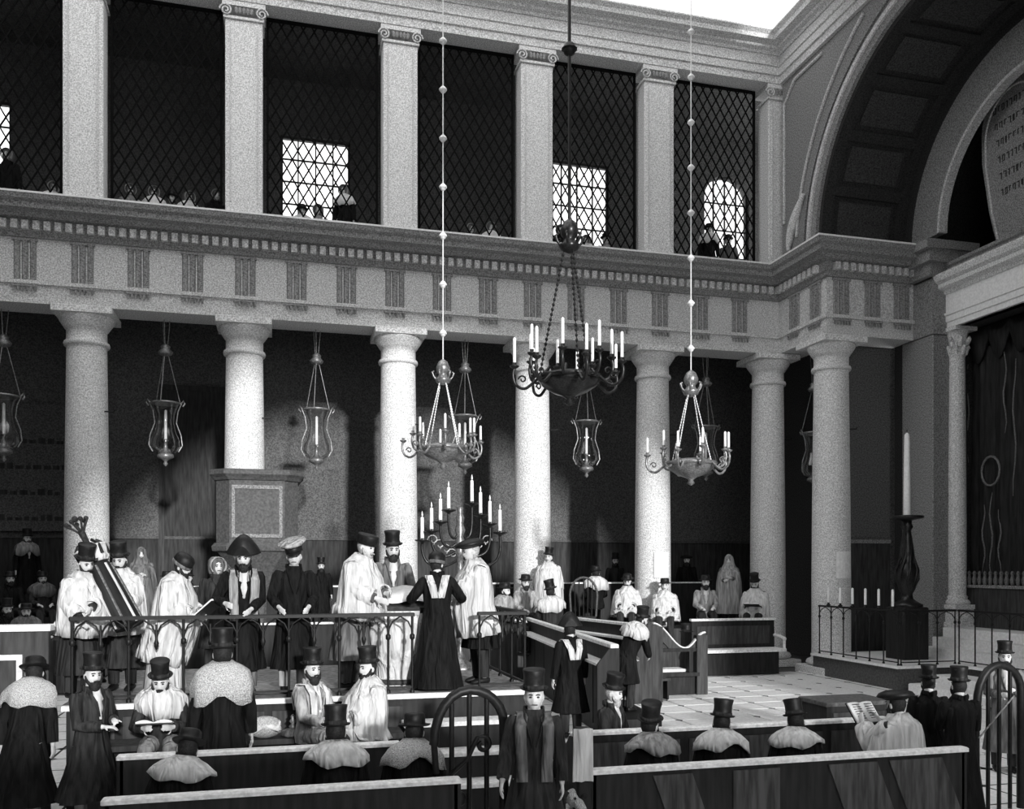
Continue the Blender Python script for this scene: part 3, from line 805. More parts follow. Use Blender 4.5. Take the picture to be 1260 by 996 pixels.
fp_.box(-w, w, -.755, -.715, 3.92, 4.0); fp_.box(-w, w, -.755, -.715, 5.02, 5.1); fp_.box(-w, -w+.07, -.755, -.715, 4.0, 5.02); fp_.box(w-.07, w, -.755, -.715, 4.0, 5.02)
fp_.build('panel_frame', 'stone3', pu)
MB().box(-w+.07, w-.07, -.735, -.71, 4.0, 5.02).build('panel', 'wood3', pu)

# prayer board and dark doorway on the rear wall
bd = empty('prayer_board', (-6.6, YB-.15, 0)); tag(bd, 'pale inscribed board on the aisle wall at the far left', 'board')
MB().box(-2.0, 1.55, -.06, .06, 3.85, 7.4).build('board', 'plaster', bd)
tx = MB(); rnd = random.Random(3)
for row in range(4):
    z = 6.3-row*.72; x = -1.6
    while x < 1.2:
        w = .1+.12*rnd.random(); tx.box(x, x+w, -.075, -.06, z, z+.17*(.5+.5*rnd.random())); x += w+.06
tag(tx.build('inscription', 'wain', bd), kind='stuff')
dr = empty('door_1', (-2.0, YB-.05, 0)); tag(dr, 'tall dark double door in the aisle wall left of the pulpit', kind='structure')
MB().box(-1.15, 1.15, -.06, .0, 1.75, 8.0).build('leaf', 'wain', dr)
d_ = MB(); d_.box(-1.3, -1.15, -.1, .0, 1.75, 8.15); d_.box(1.15, 1.3, -.1, .0, 1.75, 8.15); d_.box(-1.15, 1.15, -.1, .0, 8.0, 8.15); d_.build('door_frame', 'wood2', dr)
MB().box(.55, 1.12, -.09, -.06, 7.1, 7.16).build('bolt', 'stone3', dr)

# =================================================================== BIMAH
BX0, BX1, BY0, BY1, BZ = -2.35, 3.2, 11.0, 14.6, 1.25
bi = empty('reading_platform', (0, 0, 0)); tag(bi, 'raised wooden reading platform with pale boarded edge', 'platform')
MB().box(BX0+.05, BX1-.05, BY0+.06, BY1, 0, BZ-.06).build('body', 'wood', bi)
MB().box(BX0, BX1, BY0+.07, BY1, BZ-.06, BZ).build('deck', 'deck', bi)
MB().bbox(BX0, BX1, BY0, BY0+.07, BZ-.06, BZ, .01).build('front_nosing', 'cap', bi)
for k in range(7):
    x = BX0+.1+k*.55
    MB().box(x, x+.46, BY0+.03, BY0+.062, .15, BZ-.15).build('panel', 'wood2', bi)
stp = empty('platform_steps', (0, 0, 0)); tag(stp, 'wooden steps with pale nosings climbing to the reading platform', 'steps')
for k in range(3):
    zt = BZ-.31*(k+1); y0 = BY0-.02-.3*(k+1)
    MB().box(1.5, 3.15, y0, BY0-.005, zt-.31 if k < 2 else 0, zt-.05).build('riser', 'wood', stp)
    MB().bbox(1.48, 3.17, y0-.03, BY0-.004-.3*k if k else BY0-.004, zt-.05, zt, .01).build('tread', 'cap', stp)
BR = 1.0
railing('platform_railing', 'long black iron railing along the front of the reading platform', (BX0+.1, BY0+.12), (1.64, BY0+.12), BZ, BR, .305, 2)
railing('platform_railing', 'short black iron railing right of the platform opening', (2.5, BY0+.12), (BX1-.1, BY0+.12), BZ, BR, .305, 2)
railing('platform_railing', 'black iron railing on the right side of the reading platform', (BX1-.08, BY0+.2), (BX1-.08, BY1-.1), BZ, BR, .32, 2)
railing('platform_railing', 'black iron railing on the left side of the reading platform', (BX0+.08, BY0+.2), (BX0+.08, BY1-.1), BZ, BR, .32, 2)
# knob on the opening posts
# reading desk: round cloth-covered drum with slanted top
tb = on_y(492, 12.0)
dk = empty('reading_desk', (tb.x-.02, 12.0, BZ)); tag(dk, 'rounded cloth-draped reading desk with pale barrel base', 'desk')
pr_ = []
for (r, z) in ((.36, 0), (.40, .06), (.34, .12), (.36, .25), (.47, .5), (.50, .7), (.46, .9), (.5, .95), (.5, 1.0)): pr_.append((r, z))
MB().lathe(pr_, n=28).build('drum', 'white', dk)
MB().lathe([(.365, .02), (.41, .05), (.41, .07), (.365, .1)], n=28).build('foot_moulding', 'wood2', dk)
tp = MB(); tp.obox((0, 0, 1.10), (.62, 0, .0), (0, .42, .10), (0, -.01, .045)); tp.build('slanted_top', 'wood2', dk)
fr_ = MB()
for k in range(17): fr_.box(-.62+k*.0765, -.59+k*.0765, -.455, -.44, .84, .97)
tag(fr_.build('fringe', 'ashwhite', dk), kind='stuff')
fl = MB(); fl.box(-.64, .64, -.45, -.43, .95, 1.02); fl.build('edge_board', 'wood', dk)
sc0 = empty('open_scroll', (tb.x, 12.0, BZ+1.11)); tag(sc0, 'white parchment scroll spread open on the reading desk', 'scroll')
sh = []
for k in range(15):
    x = -.52+k*.0743; sh.append([(x, -.38, -.075+.085+.02*math.sin(k*.9)), (x, .4, .105+.085+.02*math.sin(k*.9))])
mbs = MB(); mbs.loft([[(p[0], p[1], p[2]) for p in r] + [(r[1][0], r[1][1], r[1][2]-.006), (r[0][0], r[0][1], r[0][2]-.006)] for r in sh], True, True, True); mbs.build('parchment', 'paper', sc0)
for s in (-1, 1):
    MB().tube([(s*.58, -.44, .03), (s*.58, .46, .23)], .06, 10).build('rolled_end', 'paper', sc0)
    MB().tube([(s*.58, -.56, .0), (s*.58, -.43, .03)], .022, 8).build('roller_handle', 'wood2', sc0)

# ---- branched candelabrum behind the desk
cb = on_y(566, 13.6)
cn = empty('candelabrum', (cb.x, 13.6, BZ)); tag(cn, 'many-branched dark candelabrum with lit white candles behind the beret wearer', 'candelabrum')
MB().lathe([(.26, 0), (.26, .05), (.1, .12), (.05, .3), (.05, .8), (.09, .85), (.05, .9), (.045, 1.4), (.08, 1.45), (.05, 1.5), (.05, 1.75), (.1, 1.8), (.06, 1.86), (.09, 1.95), (.05, 2.05), (.085, 2.15), (.05, 2.25), (.07, 2.34), (.04, 2.4), (.05, 2.5)], n=14).build('stem', 'brass', cn)
brs = [(.62, 1.70, 2.06), (.47, 1.86, 2.2), (.33, 2.0, 2.34), (.2, 2.14, 2.52)]
for s in (-1, 1):
    for k, (r, zb, zt) in enumerate(brs):
        r2 = r*(1 if s > 0 else .94); zt2 = zt + (.04 if s > 0 else -.08)
        m = MB().tube(crv([(0, 0, zb), (s*r2*.45, .0, zb-.12), (s*r2*.85, 0, zb-.06), (s*r2, 0, zb+.12), (s*r2, 0, zt2)], 5), .022, 7)
        a_ = m.build('branch', 'bronze', cn); a_.rotation_euler = (0, 0, .12*(k-1.5))
        MB().lathe([(.02, 0), (.03, .03), (.11, .06), (.12, .075), (.03, .08), (.03, .1)], (s*r2, 0, zt2-.06), 12).build('drip_pan', 'bronze', a_)
        MB().lathe([(.03, .02), (.026, .36), (.005, .37)], (s*r2, 0, zt2), 8).build('candle', 'candle', a_)
        MB().lathe([(.003, .37), (.016, .395), (.012, .42), (.002, .46)], (s*r2, 0, zt2), 6).build('flame', 'candle', a_)
lf = MB()
for s in (-1, 1):
    for k in range(4):
        pt = []
        for j in range(12):
            t = j*.55; rr = .09*(1-j/16); pt.append((s*(.12+.1*k)+s*rr*math.cos(t), 0, 1.78+.07*k+rr*math.sin(t)))
        lf.tube(pt, .012, 5)
tag(lf.build('scroll_ornament', 'brass', cn), kind='stuff')

# =================================================================== PEWS
def pew(x0, x1, y, h, label, side=1, panels=0, seat=True, wood='wood', group=None, seat_h=.45, zb=0, ends=True, name='pew'):
    """back board in plane y, seat on the +y side (side=1) or -y side (-1)"""
    root = empty(name, ((x0+x1)/2, y, zb)); tag(root, label, 'pew', group); w = (x1-x0)/2; s = side
    def bx(a, b, c, d, e_, f): return MB().box(a, b, min(c*s, d*s), max(c*s, d*s), e_, f)
    bx(-w, w, 0, .05, .02, h-.045).build('back_board', wood, root)
    MB().bbox(-w-.03, w+.03, min(-.04*s, .1*s), max(-.04*s, .085*s), h-.045, h, .012).build('cap_rail', 'cap', root)
    if seat:
        bx(-w+.04, w-.04, .05, .5, seat_h-.05, seat_h).build('seat', 'wood2', root)
        bx(-w+.04, w-.04, .4, .44, .02, seat_h-.05).build('seat_front', wood, root)
    if ends:
        for sx in (-1, 1):
            poly = [(0, 0), (.55, 0), (.55, .62), (.42, .68), (.3, .72), (.16, h-.12), (.1, h-.06), (0, h-.06)]
            xx = sx*(w-.0)
            MB().prism(poly, xx-.03, xx+.03, lambda u, v, hh: (hh, u*s, v)).build('end_panel', wood, root)
    n = panels
    for k in range(n):
        a = -w+.15+k*(2*w-.3)/n; b = a+(2*w-.3)/n-.12
        f = bx(a, b, -.012, 0, .12, h-.14); f.build('panel', 'panel', root)
    return root
pew(-1.33, 1.55, 7.77, .95, 'dark front pew at bottom left, with three men seated in it', 1, 0)
p_r = pew(2.82, 6.9, 7.77, .95, 'dark front pew at bottom right with pale slanted book boards', 1, 0)
MB().bbox(-2.2, -2.05, -.02, .14, 0, 1.33, .02).build('end_post', 'wood', p_r)
# slanted book boards on the near face of the right-hand front pew
for (a, b, sk) in ((-1.45, -1.05, .28), (-.62, -.12, .0), (.42, .98, .3), (1.12, 1.75, .32)):
    MB().prism([(a, .86), (b, .86), (b+sk, .1), (a+sk, .1)], -.02, .001, lambda u, v, h: (u, h, v)).build('book_board', 'panel', p_r)
pew(-1.5, 1.25, 9.55, .95, 'dark second pew before the men seated under the platform', 1, 0, seat=False)
pew(3.26, 7.35, 9.6, .95, 'dark second pew at right, before the tiled floor', 1, 6, seat=False)
# bench along the platform foot
bf = empty('foot_bench', (-.4, 10.72, 0)); tag(bf, 'dark bench against the platform front under the railing', 'bench')
MB().box(-1.45, 1.85, -.22, .24, .80, .86).build('seat', 'wood2', bf); MB().box(-1.4, 1.8, .0, .22, .36, .80).build('support', 'wood', bf)
MB().box(-1.5, 1.88, -.62, .24, 0, .36).build('footpace', 'wood', bf)
# dark box stall at the edge of the tiles
bs = empty('box_stall', (8.0, 12.0, 0)); tag(bs, 'low dark wooden box standing on the tiles behind the reader', 'box')
x0 = on_y(1008, 12.0).x; x1 = on_y(1085, 12.0).x; bs.location = ((x0+x1)/2, 12.0, 0); w = (x1-x0)/2
MB().box(-w, w, -.2, .5, 0, .72).build('body', 'wood', bs); MB().bbox(-w-.03, w+.03, -.23, .53, .72, .78, .01).build('lid', 'wood3', bs)
MB().box(-w+.1, w-.1, -.215, -.2, .1, .62).build('panel', 'wood2', bs)

# long pews running back beside the platform, with curved ends
def curved_end(h):
    pts = [(-.28, 0), (.28, 0), (.28, h-.35)]
    for k in range(9):
        a = PI*k/8; pts.append((.28*math.cos(a), h-.30+.30*math.sin(a)))
    pts.append((-.28, h-.35))
    return pts
def long_pew(p0, p1, h, label, wood='wood', s0=.05):
    p0, p1 = Vector(p0), Vector(p1); d = p1-p0; L = d.length; ang = math.atan2(d.y, d.x)
    root = empty('long_pew', (p0.x, p0.y, 0), ang); tag(root, label, 'pew')
    MB().box(0, L, -.04, .04, .02, h-.06).build('back_board', wood, root)
    MB().bbox(-.02, L, -.07, .07, h-.06, h, .012).build('cap_rail', 'cap', root)
    MB().box(s0, L, -.55, -.04, .42, .47).build('seat', 'wood2', root)
    MB().box(s0, L, -.5, -.46, .02, .42).build('seat_front', wood, root)
    MB().box(.0, L, .04, .3, h-.34, h-.3).build('book_rest', 'cap', root)
    n = int(L/1.0)
    for k in range(n):
        a = .1+k*(L-.2)/n; MB().box(a, a+(L-.2)/n-.1, .04, .05, .15, h-.42).build('panel', wood, root)
    return root
A0 = on_y(756, 13.3); A1 = on_y(652, 21.0)
la = long_pew((A0.x, 13.3), (A1.x-.0, 21.2), 1.6, 'long pew just right of the platform, with a pale ledge', s0=2.4)
MB().box(.2, 2.3, -.85, -.05, 0, .36).build('footboard', 'wood', la)
MB().prism([(-.06, 0), (.3, 0), (.3, 1.28), (.1, 1.54), (-.06, 1.54)], -.08, -.02, lambda u, v, h: (h, u, v)).build('end_panel', 'wood', la)
B0 = on_y(800, 17.35); B1 = on_y(684, 21.6)
lb = long_pew((B0.x, 17.35), (B1.x, 21.75), 1.62, 'long pew with tall curved end beside the tiled floor')
eb = MB(); eb.prism([(-.25, 0), (.45, 0), (.45, 1.5), (.38, 1.6), (.2, 1.66), (-.25, 1.58)], -.1, -.03, lambda u, v, h: (h, u, v)); eb.build('curved_end', 'wood2', lb)
# S-curved stall end next to it
ss = empty('stall_end', (on_y(830, 18.2).x, 18.2, 0)); tag(ss, 'swooping stall end with armrest opening beside the tiles', 'stall')
sw_ = MB(); pts = []
for k in range(20):
    t = k/19; x = -.52+1.25*t; z = 1.62-.62*(1-math.cos(PI*min(1, t*1.55)))/2 + (.40*(max(0, t-.62)/.38)**.8 if t > .62 else 0)
    z = 1.60-.56*(1-math.cos(PI*t/.62))/2 if t < .62 else 1.04+.34*(1-math.cos(PI*(t-.62)/.38))/2
    pts.append((x, 0, z))
sw_.tube(pts, [(.022, .06)]*20, 8); sw_.build('swooping_rail', 'cap', ss)
swp = MB(); swp.loft([[(p_[0], -.03, max(.98, p_[2]-.3)), (p_[0], -.03, p_[2]-.01), (p_[0], .03, p_[2]-.01), (p_[0], .03, max(.98, p_[2]-.3))] for p_ in pts], True, True, False); swp.build('swooping_panel', 'wood2', ss)
MB().box(.50, .76, -.09, .09, 0, 1.32).build('post_panel', 'wood2', ss)
arm = MB(); arm.box(-.5, .5, -.06, .06, .96, 1.04); arm.box(.33, .42, -.06, .06, .5, .96); arm.box(-.5, .55, -.12, .12, .42, .5); arm.build('arm_frame', 'wood', ss)
MB().box(-.5, .33, .1, .5, .5, .56).build('seat', 'cap', ss)
MB().box(-.48, .5, .0, .1, 0, .42).build('seat_front', 'wood', ss)
# bench facing us by the columns
fb0 = on_y(856, 21.2).x; fb1 = on_y(958, 21.2).x
fb = empty('facing_bench', ((fb0+fb1)/2, 21.3, 0)); tag(fb, 'high-backed bench with pale seat below the men by the column', 'bench')
w = (fb1-fb0)/2
MB().box(-w, w, .12, .18, .02, 1.42).build('back_board', 'wood', fb)
MB().box(-w+.15, w-.15, .1, .12, .8, 1.28).build('panel', 'wood2', fb)
MB().bbox(-w-.03, w+.03, .08, .22, 1.42, 1.48, .01).build('cap_rail', 'cap', fb)
MB().bbox(-w, w+.05, -.42, .12, .62, .70, .01).build('seat', 'cap', fb)
MB().box(-w, w-.05, -.2, -.14, .02, .62).build('seat_front', 'wood', fb)
am = MB(); am.tube([(w, .1, 1.02), (w, -.2, 1.0), (w, -.42, .95)], .045, 8); am.tube([(w, -.38, .95), (w, -.38, .70)], .035, 8); am.build('armrest', 'cap', fb)
# rear left pews
pew(-9.5, -4.7, 21.2, 1.35, 'shadowy pew at far left, nearest row behind the platform', -1, 0, wood='wood2')
pew(-9.5, -4.9, 18.4, 1.3, 'shadowy pew at far left, in front of the other far row', -1, 0, wood='wood2')
pew(-4.2, 2.6, 21.35, 1.55, 'dark pew below the pulpit behind the platform', -1, 0, wood='wood')
pew(-3.6, 2.9, 24.3, 1.15, 'dark pew on the raised aisle behind the pulpit', 1, 0, wood='wood', zb=1.2, ends=False)
pew(5.6, 12.6, 24.8, 1.2, 'dark pew on the raised aisle behind the right-hand columns', 1, 0, wood='wood', zb=1.2, ends=False)
# hoop-back chair among the pews
hc = empty('hoop_chair', (on_y(718, 22.4).x, 22.4, 1.2), -.25, .66); tag(hc, 'dark round hoop-backed chair among the pews by the columns', 'chair')
hp = [(.55*math.cos(a*PI/12), .0, 1.35+.72*math.sin(a*PI/12)) for a in range(13)]; hp = [(.5, 0, .5)]+hp+[(-.5, 0, .5)]
MB().tube(hp, .045, 8).build('hoop', 'wood3', hc)
for k in range(5):
    x = -.36+k*.18; MB().tube([(x*.9, 0, .5), (x, 0, 1.35+.68*math.sqrt(max(0, 1-(x/.55)**2)))], .022, 6).build('spindle', 'wood', hc)
MB().box(-.5, .5, -.05, .5, .42, .5).build('seat', 'wood', hc)
for (x, y) in ((-.44, 0), (.44, 0), (-.44, .44), (.44, .44)): MB().tube([(x, y, 0), (x, y, .42)], .035, 6).build('leg', 'wood', hc)

# left panelled partition
pl = empty('panelled_partition', (-3.6, 11.05, 0)); tag(pl, 'tall dark panelled partition at the left edge', 'partition')
MB().box(-2.0, 1.12, 0, .12, 0, 2.1).build('board', 'wood2', pl)
MB().bbox(-2.02, 1.15, -.05, .17, 2.1, 2.17, .01).build('cap_rail', 'cap', pl)
f_ = MB(); f_.box(-1.6, .86, -.03, 0, 1.78, 1.84); f_.box(.80, .86, -.03, 0, .3, 1.78); f_.box(-1.6, -1.54, -.03, 0, .3, 1.78); f_.box(-1.6, .86, -.03, 0, .24, .3)
f_.build('panel_moulding', 'cap', pl)

# hoops (arched stair rails)
def hoop(px0, px1, Y, ztop, label, scroll=True, bars=3, thick=.045):
    a, b = on_y(px0, Y).x, on_y(px1, Y).x; w = (b-a)/2
    root = empty('arched_handrail', ((a+b)/2, Y, 0)); tag(root, label, 'handrail', 'arched iron handrails')
    r = w; pts = []
    for k in range(13):
        t = PI*k/12; pts.append((r*math.cos(t), 0, ztop-r*1.0+r*math.sin(t)*1.0 - (.0 if k < 7 else .16*((k-6)/6)**2)))
    pts = [(r, 0, 0)]+pts
    MB().tube(pts, thick, 8).build('hoop', 'iron', root)
    for k in range(bars):
        x = -r+2*r*(k+1)/(bars+1); zt = ztop-r+math.sqrt(max(0, r*r-x*x))-.02-(.1*((-x/r)) if x < 0 else 0)
        MB().tube([(x, 0, 0), (x, 0, zt)], .024, 6).build('bar', 'iron', root)
    if scroll:
        pt = []
        for j in range(14):
            t = -j*.5+2.2; rr = .085*(1-j/18); pt.append((.12+rr*math.cos(t), -.03, ztop-.5+rr*math.sin(t)))
        pt = pt[::-1]+[(-.02, -.03, ztop-.62), (-.2, -.03, ztop-.78), (-.25, -.03, ztop-.9), (-.12, -.03, ztop-.98)]
        MB().tube(pt, .022, 6).build('scroll', 'iron', root)
        MB().sphere((-.1, -.03, ztop-.98), .07).build('knob', 'iron', root)
        MB().tube([(-r+.0, 0, ztop-r-.14), (-r+.02, 0, ztop-r-.42)], .03, 6).build('end_post', 'iron', root)
    else:
        MB().tube([(-r, 0, ztop-r-.15), (-r, 0, 0)], thick*.7, 6).build('end_post', 'iron', root)
        MB().tube([(-r, -.03, .85), (r*.6, -.03, 1.32)], .010, 6).build('slanting_bar', 'stone3', root)
    return root
hoop(534, 620, 8.0, 1.69, 'black arched iron handrail with a scroll, beside the man in the aisle')
hoop(1202, 1256, 8.6, 1.68, 'black arched iron handrail at the lower right edge', False)

# =================================================================== PEOPLE
def rot(p, ax, a):
    c, s = math.cos(a), math.sin(a); x, y, z = p
    if ax == 'x': return Vector((x, y*c-z*s, y*s+z*c))
    if ax == 'y': return Vector((x*c+z*s, y, -x*s+z*c))
    return Vector((x*c-y*s, x*s+y*c, z))
def head_point(u):
    """unit sphere -> head surface (face toward +y, centre at mid head)"""
    x, y, z = u
    X, Y, Z = x*.076, y*.098, z*.122
    if z < 0:
        k = -z; X *= 1-.30*k*k; Y = Y*(1-.22*k*k)+.016*k
        if y < 0: Y *= 1-.25*k
    if y > 0:
        nose = math.exp(-(x/.16)**2-((z+.16)/.20)**2)*(y > .3); Y += .030*nose
        for s in (-1, 1): Y -= .014*math.exp(-((x-s*.42)/.22)**2-((z-.08)/.14)**2)
        Y += .008*math.exp(-(x/.5)**2-((z-.30)/.12)**2)
        Y += .008*math.exp(-(x/.3)**2-((z+.52)/.08)**2)
        Y -= .006*math.exp(-(x/.32)**2-((z+.42)/.05)**2)
        Y += .010*math.exp(-(x/.25)**2-((z+.80)/.14)**2)
    return Vector((X, Y, Z))
def head_mesh(mb, xf, nu=22, nv=18, grow=0.0, keep=None):
    rings = []
    for i in range(1, nv):
        th = PI*i/nv; r = []
        for k in range(nu):
            a = 2*PI*k/nu; u = (math.sin(th)*math.cos(a), math.sin(th)*math.sin(a), -math.cos(th))
            p = head_point(u)
            r.append(xf(p))
        rings.append(r)
    base = len(mb.v); mb.loft(rings, True, True, True)
def hand(mb, wrist, d, palm_n, side, curl=.6, sc=1.0):
    """palm + four unequal fingers + thumb; d = finger direction, palm_n = palm side normal"""
    d = d.normalized(); n = (palm_n - d*palm_n.dot(d))
    n = n.normalized() if n.length > 1e-4 else d.orthogonal().normalized()
    a = d.cross(n)*side   # toward the thumb side
    W = wrist
    mb.tube([W-d*.01, W+d*.03*sc, W+d*.07*sc, W+d*.095*sc], [(.02*sc, .028*sc), (.017*sc, .038*sc), (.016*sc, .042*sc), (.012*sc, .038*sc)], 8, up=n)
    for k, (off, L) in enumerate(((.030, .068), (.010, .078), (-.011, .073), (-.031, .056))):
        p = W+d*.088*sc+a*off*sc; c1 = curl*.6; pts = [p-d*.02*sc]; q_ = p; ang = 0
        pts.append(p)
        for seg in range(3):
            ang += c1; v = d*math.cos(ang)+n*math.sin(ang); q_ = q_+v*(L*sc*(.42, .33, .25)[seg]); pts.append(q_)
        mb.tube(pts, [.0095*sc, .0095*sc, .009*sc, .0085*sc, .007*sc], 6)
    t0 = W+d*.025*sc+a*.03*sc; t1 = t0+(d*.5+a*.75+n*.3)*.045*sc; t2 = t1+(d*.85+a*.15+n*.45)*.04*sc
    mb.tube([t0-a*.012, t0, t1, t2], [.013*sc, .012*sc, .011*sc, .008*sc], 6)

ARMS = {
 'down': ((-.27, .06, .86), (.27, .06, .86)),
 'book': ((-.10, .34, 1.18), (.10, .34, 1.18)),
 'fold': ((-.10, .23, 1.17), (.08, .28, 1.13)),
 'rail': ((-.2, .40, 1.06), (.2, .40, 1.06)),
 'lap': ((-.13, .34, .68), (.13, .34, .68)),
 'read': ((-.12, .38, .95), (.12, .38, .95)),
 'chest': ((-.06, .27, 1.22), (.08, .27, 1.15)),
}
PEOPLE = []
def person(px, Y, z, head_dir, label, pose='stand', s=1.0, lean=0.0, roll=0.0, head=(0, 0, 0), arms='down', hat='top', coat='black', hem=.4, flare=1.0,
           shawl=None, shawl_mat='white', shawl_hem=.75, shawl_len=.72, beard='hair', hair='hair', shirt=False, trousers='char', vox=.016, group=None, cat='person', stole=None, hood=False, X=None, belt=False, tilt=(0, 0)):
    p = on_y(px, Y); x = p.x if X is None else X
    v = Vector((x, Y)).normalized(); rg_ = Vector((v.y, -v.x)); h = math.radians(head_dir)
    dv = -v*math.cos(h)+rg_*math.sin(h); rz = math.atan2(-dv.x, dv.y)
    root = empty('person', (x, Y, z), rz, s); tag(root, label, cat, group)
    sit = pose == 'sit'; dz = -.43 if sit else 0.0
    H = Vector((0, 0, .93+dz)); L = math.radians(lean); R = math.radians(roll)
    def up(q_):
        q_ = Vector(q_)+Vector((0, 0, dz)); w = q_-H
        w = rot(w, 'x', -L); w = rot(w, 'y', R); return H+w
    hy, hp, ht = [math.radians(a) for a in head]
    C = up((0, .025, 1.655))
    def hd(q_):
        q_ = Vector(q_)*1.05; q_ = rot(q_, 'y', ht); q_ = rot(q_, 'x', -hp-L*.45); q_ = rot(q_, 'z', -hy); q_ = rot(q_, 'y', R*.6); return C+q_
    # ---------------- body: one continuous surface
    b = MB()
    def ell(c, rx, ry, n=16, f=None):
        return [(f or up)((c[0]+rx*math.cos(2*PI*k/n), c[1]+ry*math.sin(2*PI*k/n), c[2])) for k in range(n)]
    tor = [(.85, .15, .105, 0), (.95, .165, .115, 0), (1.08, .14, .10, .005), (1.25, .165, .118, .005), (1.38, .185, .11, 0), (1.45, .13, .082, 0), (1.50, .062, .062, .005), (1.60, .056, .06, .012)]
    b.loft([ell((0, yo, zz), rx, ry) for zz, rx, ry, yo in tor], True, True, True)
    head_mesh(b, hd)
    for sx in (-1, 1): b.sphere((sx*.078, -.005, -.01), (.012, .022, .033), 8, 6, xf=hd)
    A = ARMS[arms] if isinstance(arms, str) else arms
    elbows = []
    for i, sx in enumerate((-1, 1)):
        Sh = up((sx*.175, 0, 1.415)); Wt = Vector(A[i])
        if isinstance(arms, str) and sit and arms not in ('lap', 'read'): Wt = Wt+Vector((0, 0, dz))
        l1, l2 = .285, .255; D = Wt-Sh; dist = min(D.length, l1+l2-.004); D.normalize(); Wt = Sh+D*dist
        ca = (l1*l1+dist*dist-l2*l2)/(2*l1*dist); ca = max(-1, min(1, ca))
        pole = Vector((sx*.55, -.45, -.75)) if shawl != 'full' else Vector((sx*.25, -.15, -1)); pole = pole-D*pole.dot(D); pole.normalize()
        E = Sh+D*l1*ca+pole*l1*math.sqrt(max(0, 1-ca*ca)); elbows.append((Sh, E, Wt))
        b.tube([Sh-(E-Sh)*.12, Sh, Sh+(E-Sh)*.5, E, E+(Wt-E)*.4, Wt], [.045, .055, .046, .040, .038, .026], 10)
        fd = (Wt-E).normalized()
        if arms in ('rail', 'fold', 'lap', 'read'): nrm = Vector((-.2*sx, .2, -1))
        else: nrm = Vector((-sx, 0, -.2))
        hand(b, Wt, fd, nrm, 1 if nrm.cross(fd).x*sx < 0 else -1, .55)
    if sit:
        legs = [[(sx*.095, 0, .50), (sx*.12, .22, .52), (sx*.125, .44, .50), (sx*.12, .46, .30), (sx*.12, .44, .09)] for sx in (-1, 1)]
    else:
        legs = [[(sx*.095, 0, .92), (sx*.10, .015, .72), (sx*.10, .02, .49), (sx*.105, -.01, .30), (sx*.105, -.02, .09)] for sx in (-1, 1)]
    lr = [.092, .082, .058, .056, .038]
    for lg in legs:
        b.tube(lg, lr, 10); f0 = Vector(lg[-1]); b.tube([f0+Vector((0, -.05, -.04)), f0+Vector((0, .05, -.045)), f0+Vector((0, .15, -.06))], [(.04, .04), (.035, .042), (.02, .035)], 8)
    bo = b.build('body', 'skin', root, recalc=False)
    md = bo.modifiers.new('remesh', 'REMESH'); md.mode = 'VOXEL'; md.voxel_size = vox; md.use_smooth_shade = True
    # eyes and brows
    ey = MB()
    for sx in (-1, 1):
        ey.sphere((sx*.031, .088, .010), (.013, .008, .008), 8, 6, xf=hd)
        ey.tube([hd((sx*.014, .101, .030)), hd((sx*.03, .099, .035)), hd((sx*.048, .088, .029))], .0055, 5)
    if not beard: ey.tube([hd((-.026, .098, -.054)), hd((0, .106, -.052)), hd((.026, .098, -.054))], .0045, 5)
    tag(ey.build('eyes', 'ink', root), kind='stuff')
    # hair: cap shell over crown and back of head
    if hair:
        hm = MB(); rings = []
        for i in range(9):
            t = i/8; zz = -.75+1.72*t; zz = min(zz, .97); r = math.sqrt(max(0, 1-zz*zz)); row = []
            for k in range(15):
                lim = .02 if zz < .35 else .9*(zz-.35)
                a = PI-lim+ (PI+2*lim)*k/14 if zz < .6 else 2*PI*k/14
                q_ = head_point((r*math.cos(a), r*math.sin(a), zz)); row.append(hd(q_*1.10))
            rings.append(row)
        hm.loft(rings, False, False, True, closed=False)
        ho = hm.build('hair', hair, root, recalc=False)
        sd = ho.modifiers.new('thick', 'SOLIDIFY'); sd.thickness = .012
    if beard:
        bm_ = MB(); bm_.sphere((0, .052, -.105), (.058, .052, .07), 12, 8, xf=hd)
        for sx in (-1, 1): bm_.tube([hd((sx*.074, .01, .0)), hd((sx*.07, .035, -.05)), hd((sx*.045, .07, -.09))], [.014, .018, .02], 6)
        bm_.tube([hd((-.03, .104, -.052)), hd((0, .112, -.046)), hd((.03, .104, -.052))], .010, 5)
        bm_.build('beard', beard, root)
    # ---------------- clothes
    def waves(c, rx, ry, amp, nw, ph, f, n=28):
        out = []
        for k in range(n):
            a = 2*PI*k/n; w_ = 1+amp*math.sin(nw*a+ph)+amp*.5*math.sin((nw*2+1)*a+2*ph)
            out.append(f((c[0]+rx*w_*math.cos(a), c[1]+ry*w_*math.sin(a), c[2])))
        return out
    ph = random.random()*6; idf = lambda q_: Vector(q_)
    if coat:
        c = MB()
        if sit:
            rings = [waves((0, .04, .86), .205, .19, .0, 5, ph, up), waves((0, .0, .95), .2, .16, 0, 5, ph, up)]
        else:
            f_ = flare
            rings = [waves((0, -.01, hem), .27*f_, .23*f_, .06, 6, ph, idf), waves((0, -.01, hem+(.93-hem)*.45), .235*(1+(f_-1)*.5), .195*(1+(f_-1)*.5), .045, 6, ph, idf), waves((0, 0, .93), .2, .155, .015, 6, ph, idf)]
        rings += [waves((0, 0, 1.08), .172, .132, .01, 5, ph, up), waves((0, .005, 1.25), .19, .145, .008, 5, ph, up), waves((0, 0, 1.38), .212, .138, 0, 5, ph, up), waves((0, 0, 1.445), .15, .105, 0, 5, ph, up), waves((0, .005, 1.50), .088, .085, 0, 5, ph, up), waves((0, .005, 1.545), .083, .083, 0, 5, ph, up)]
        c.loft(rings, False, False, True)
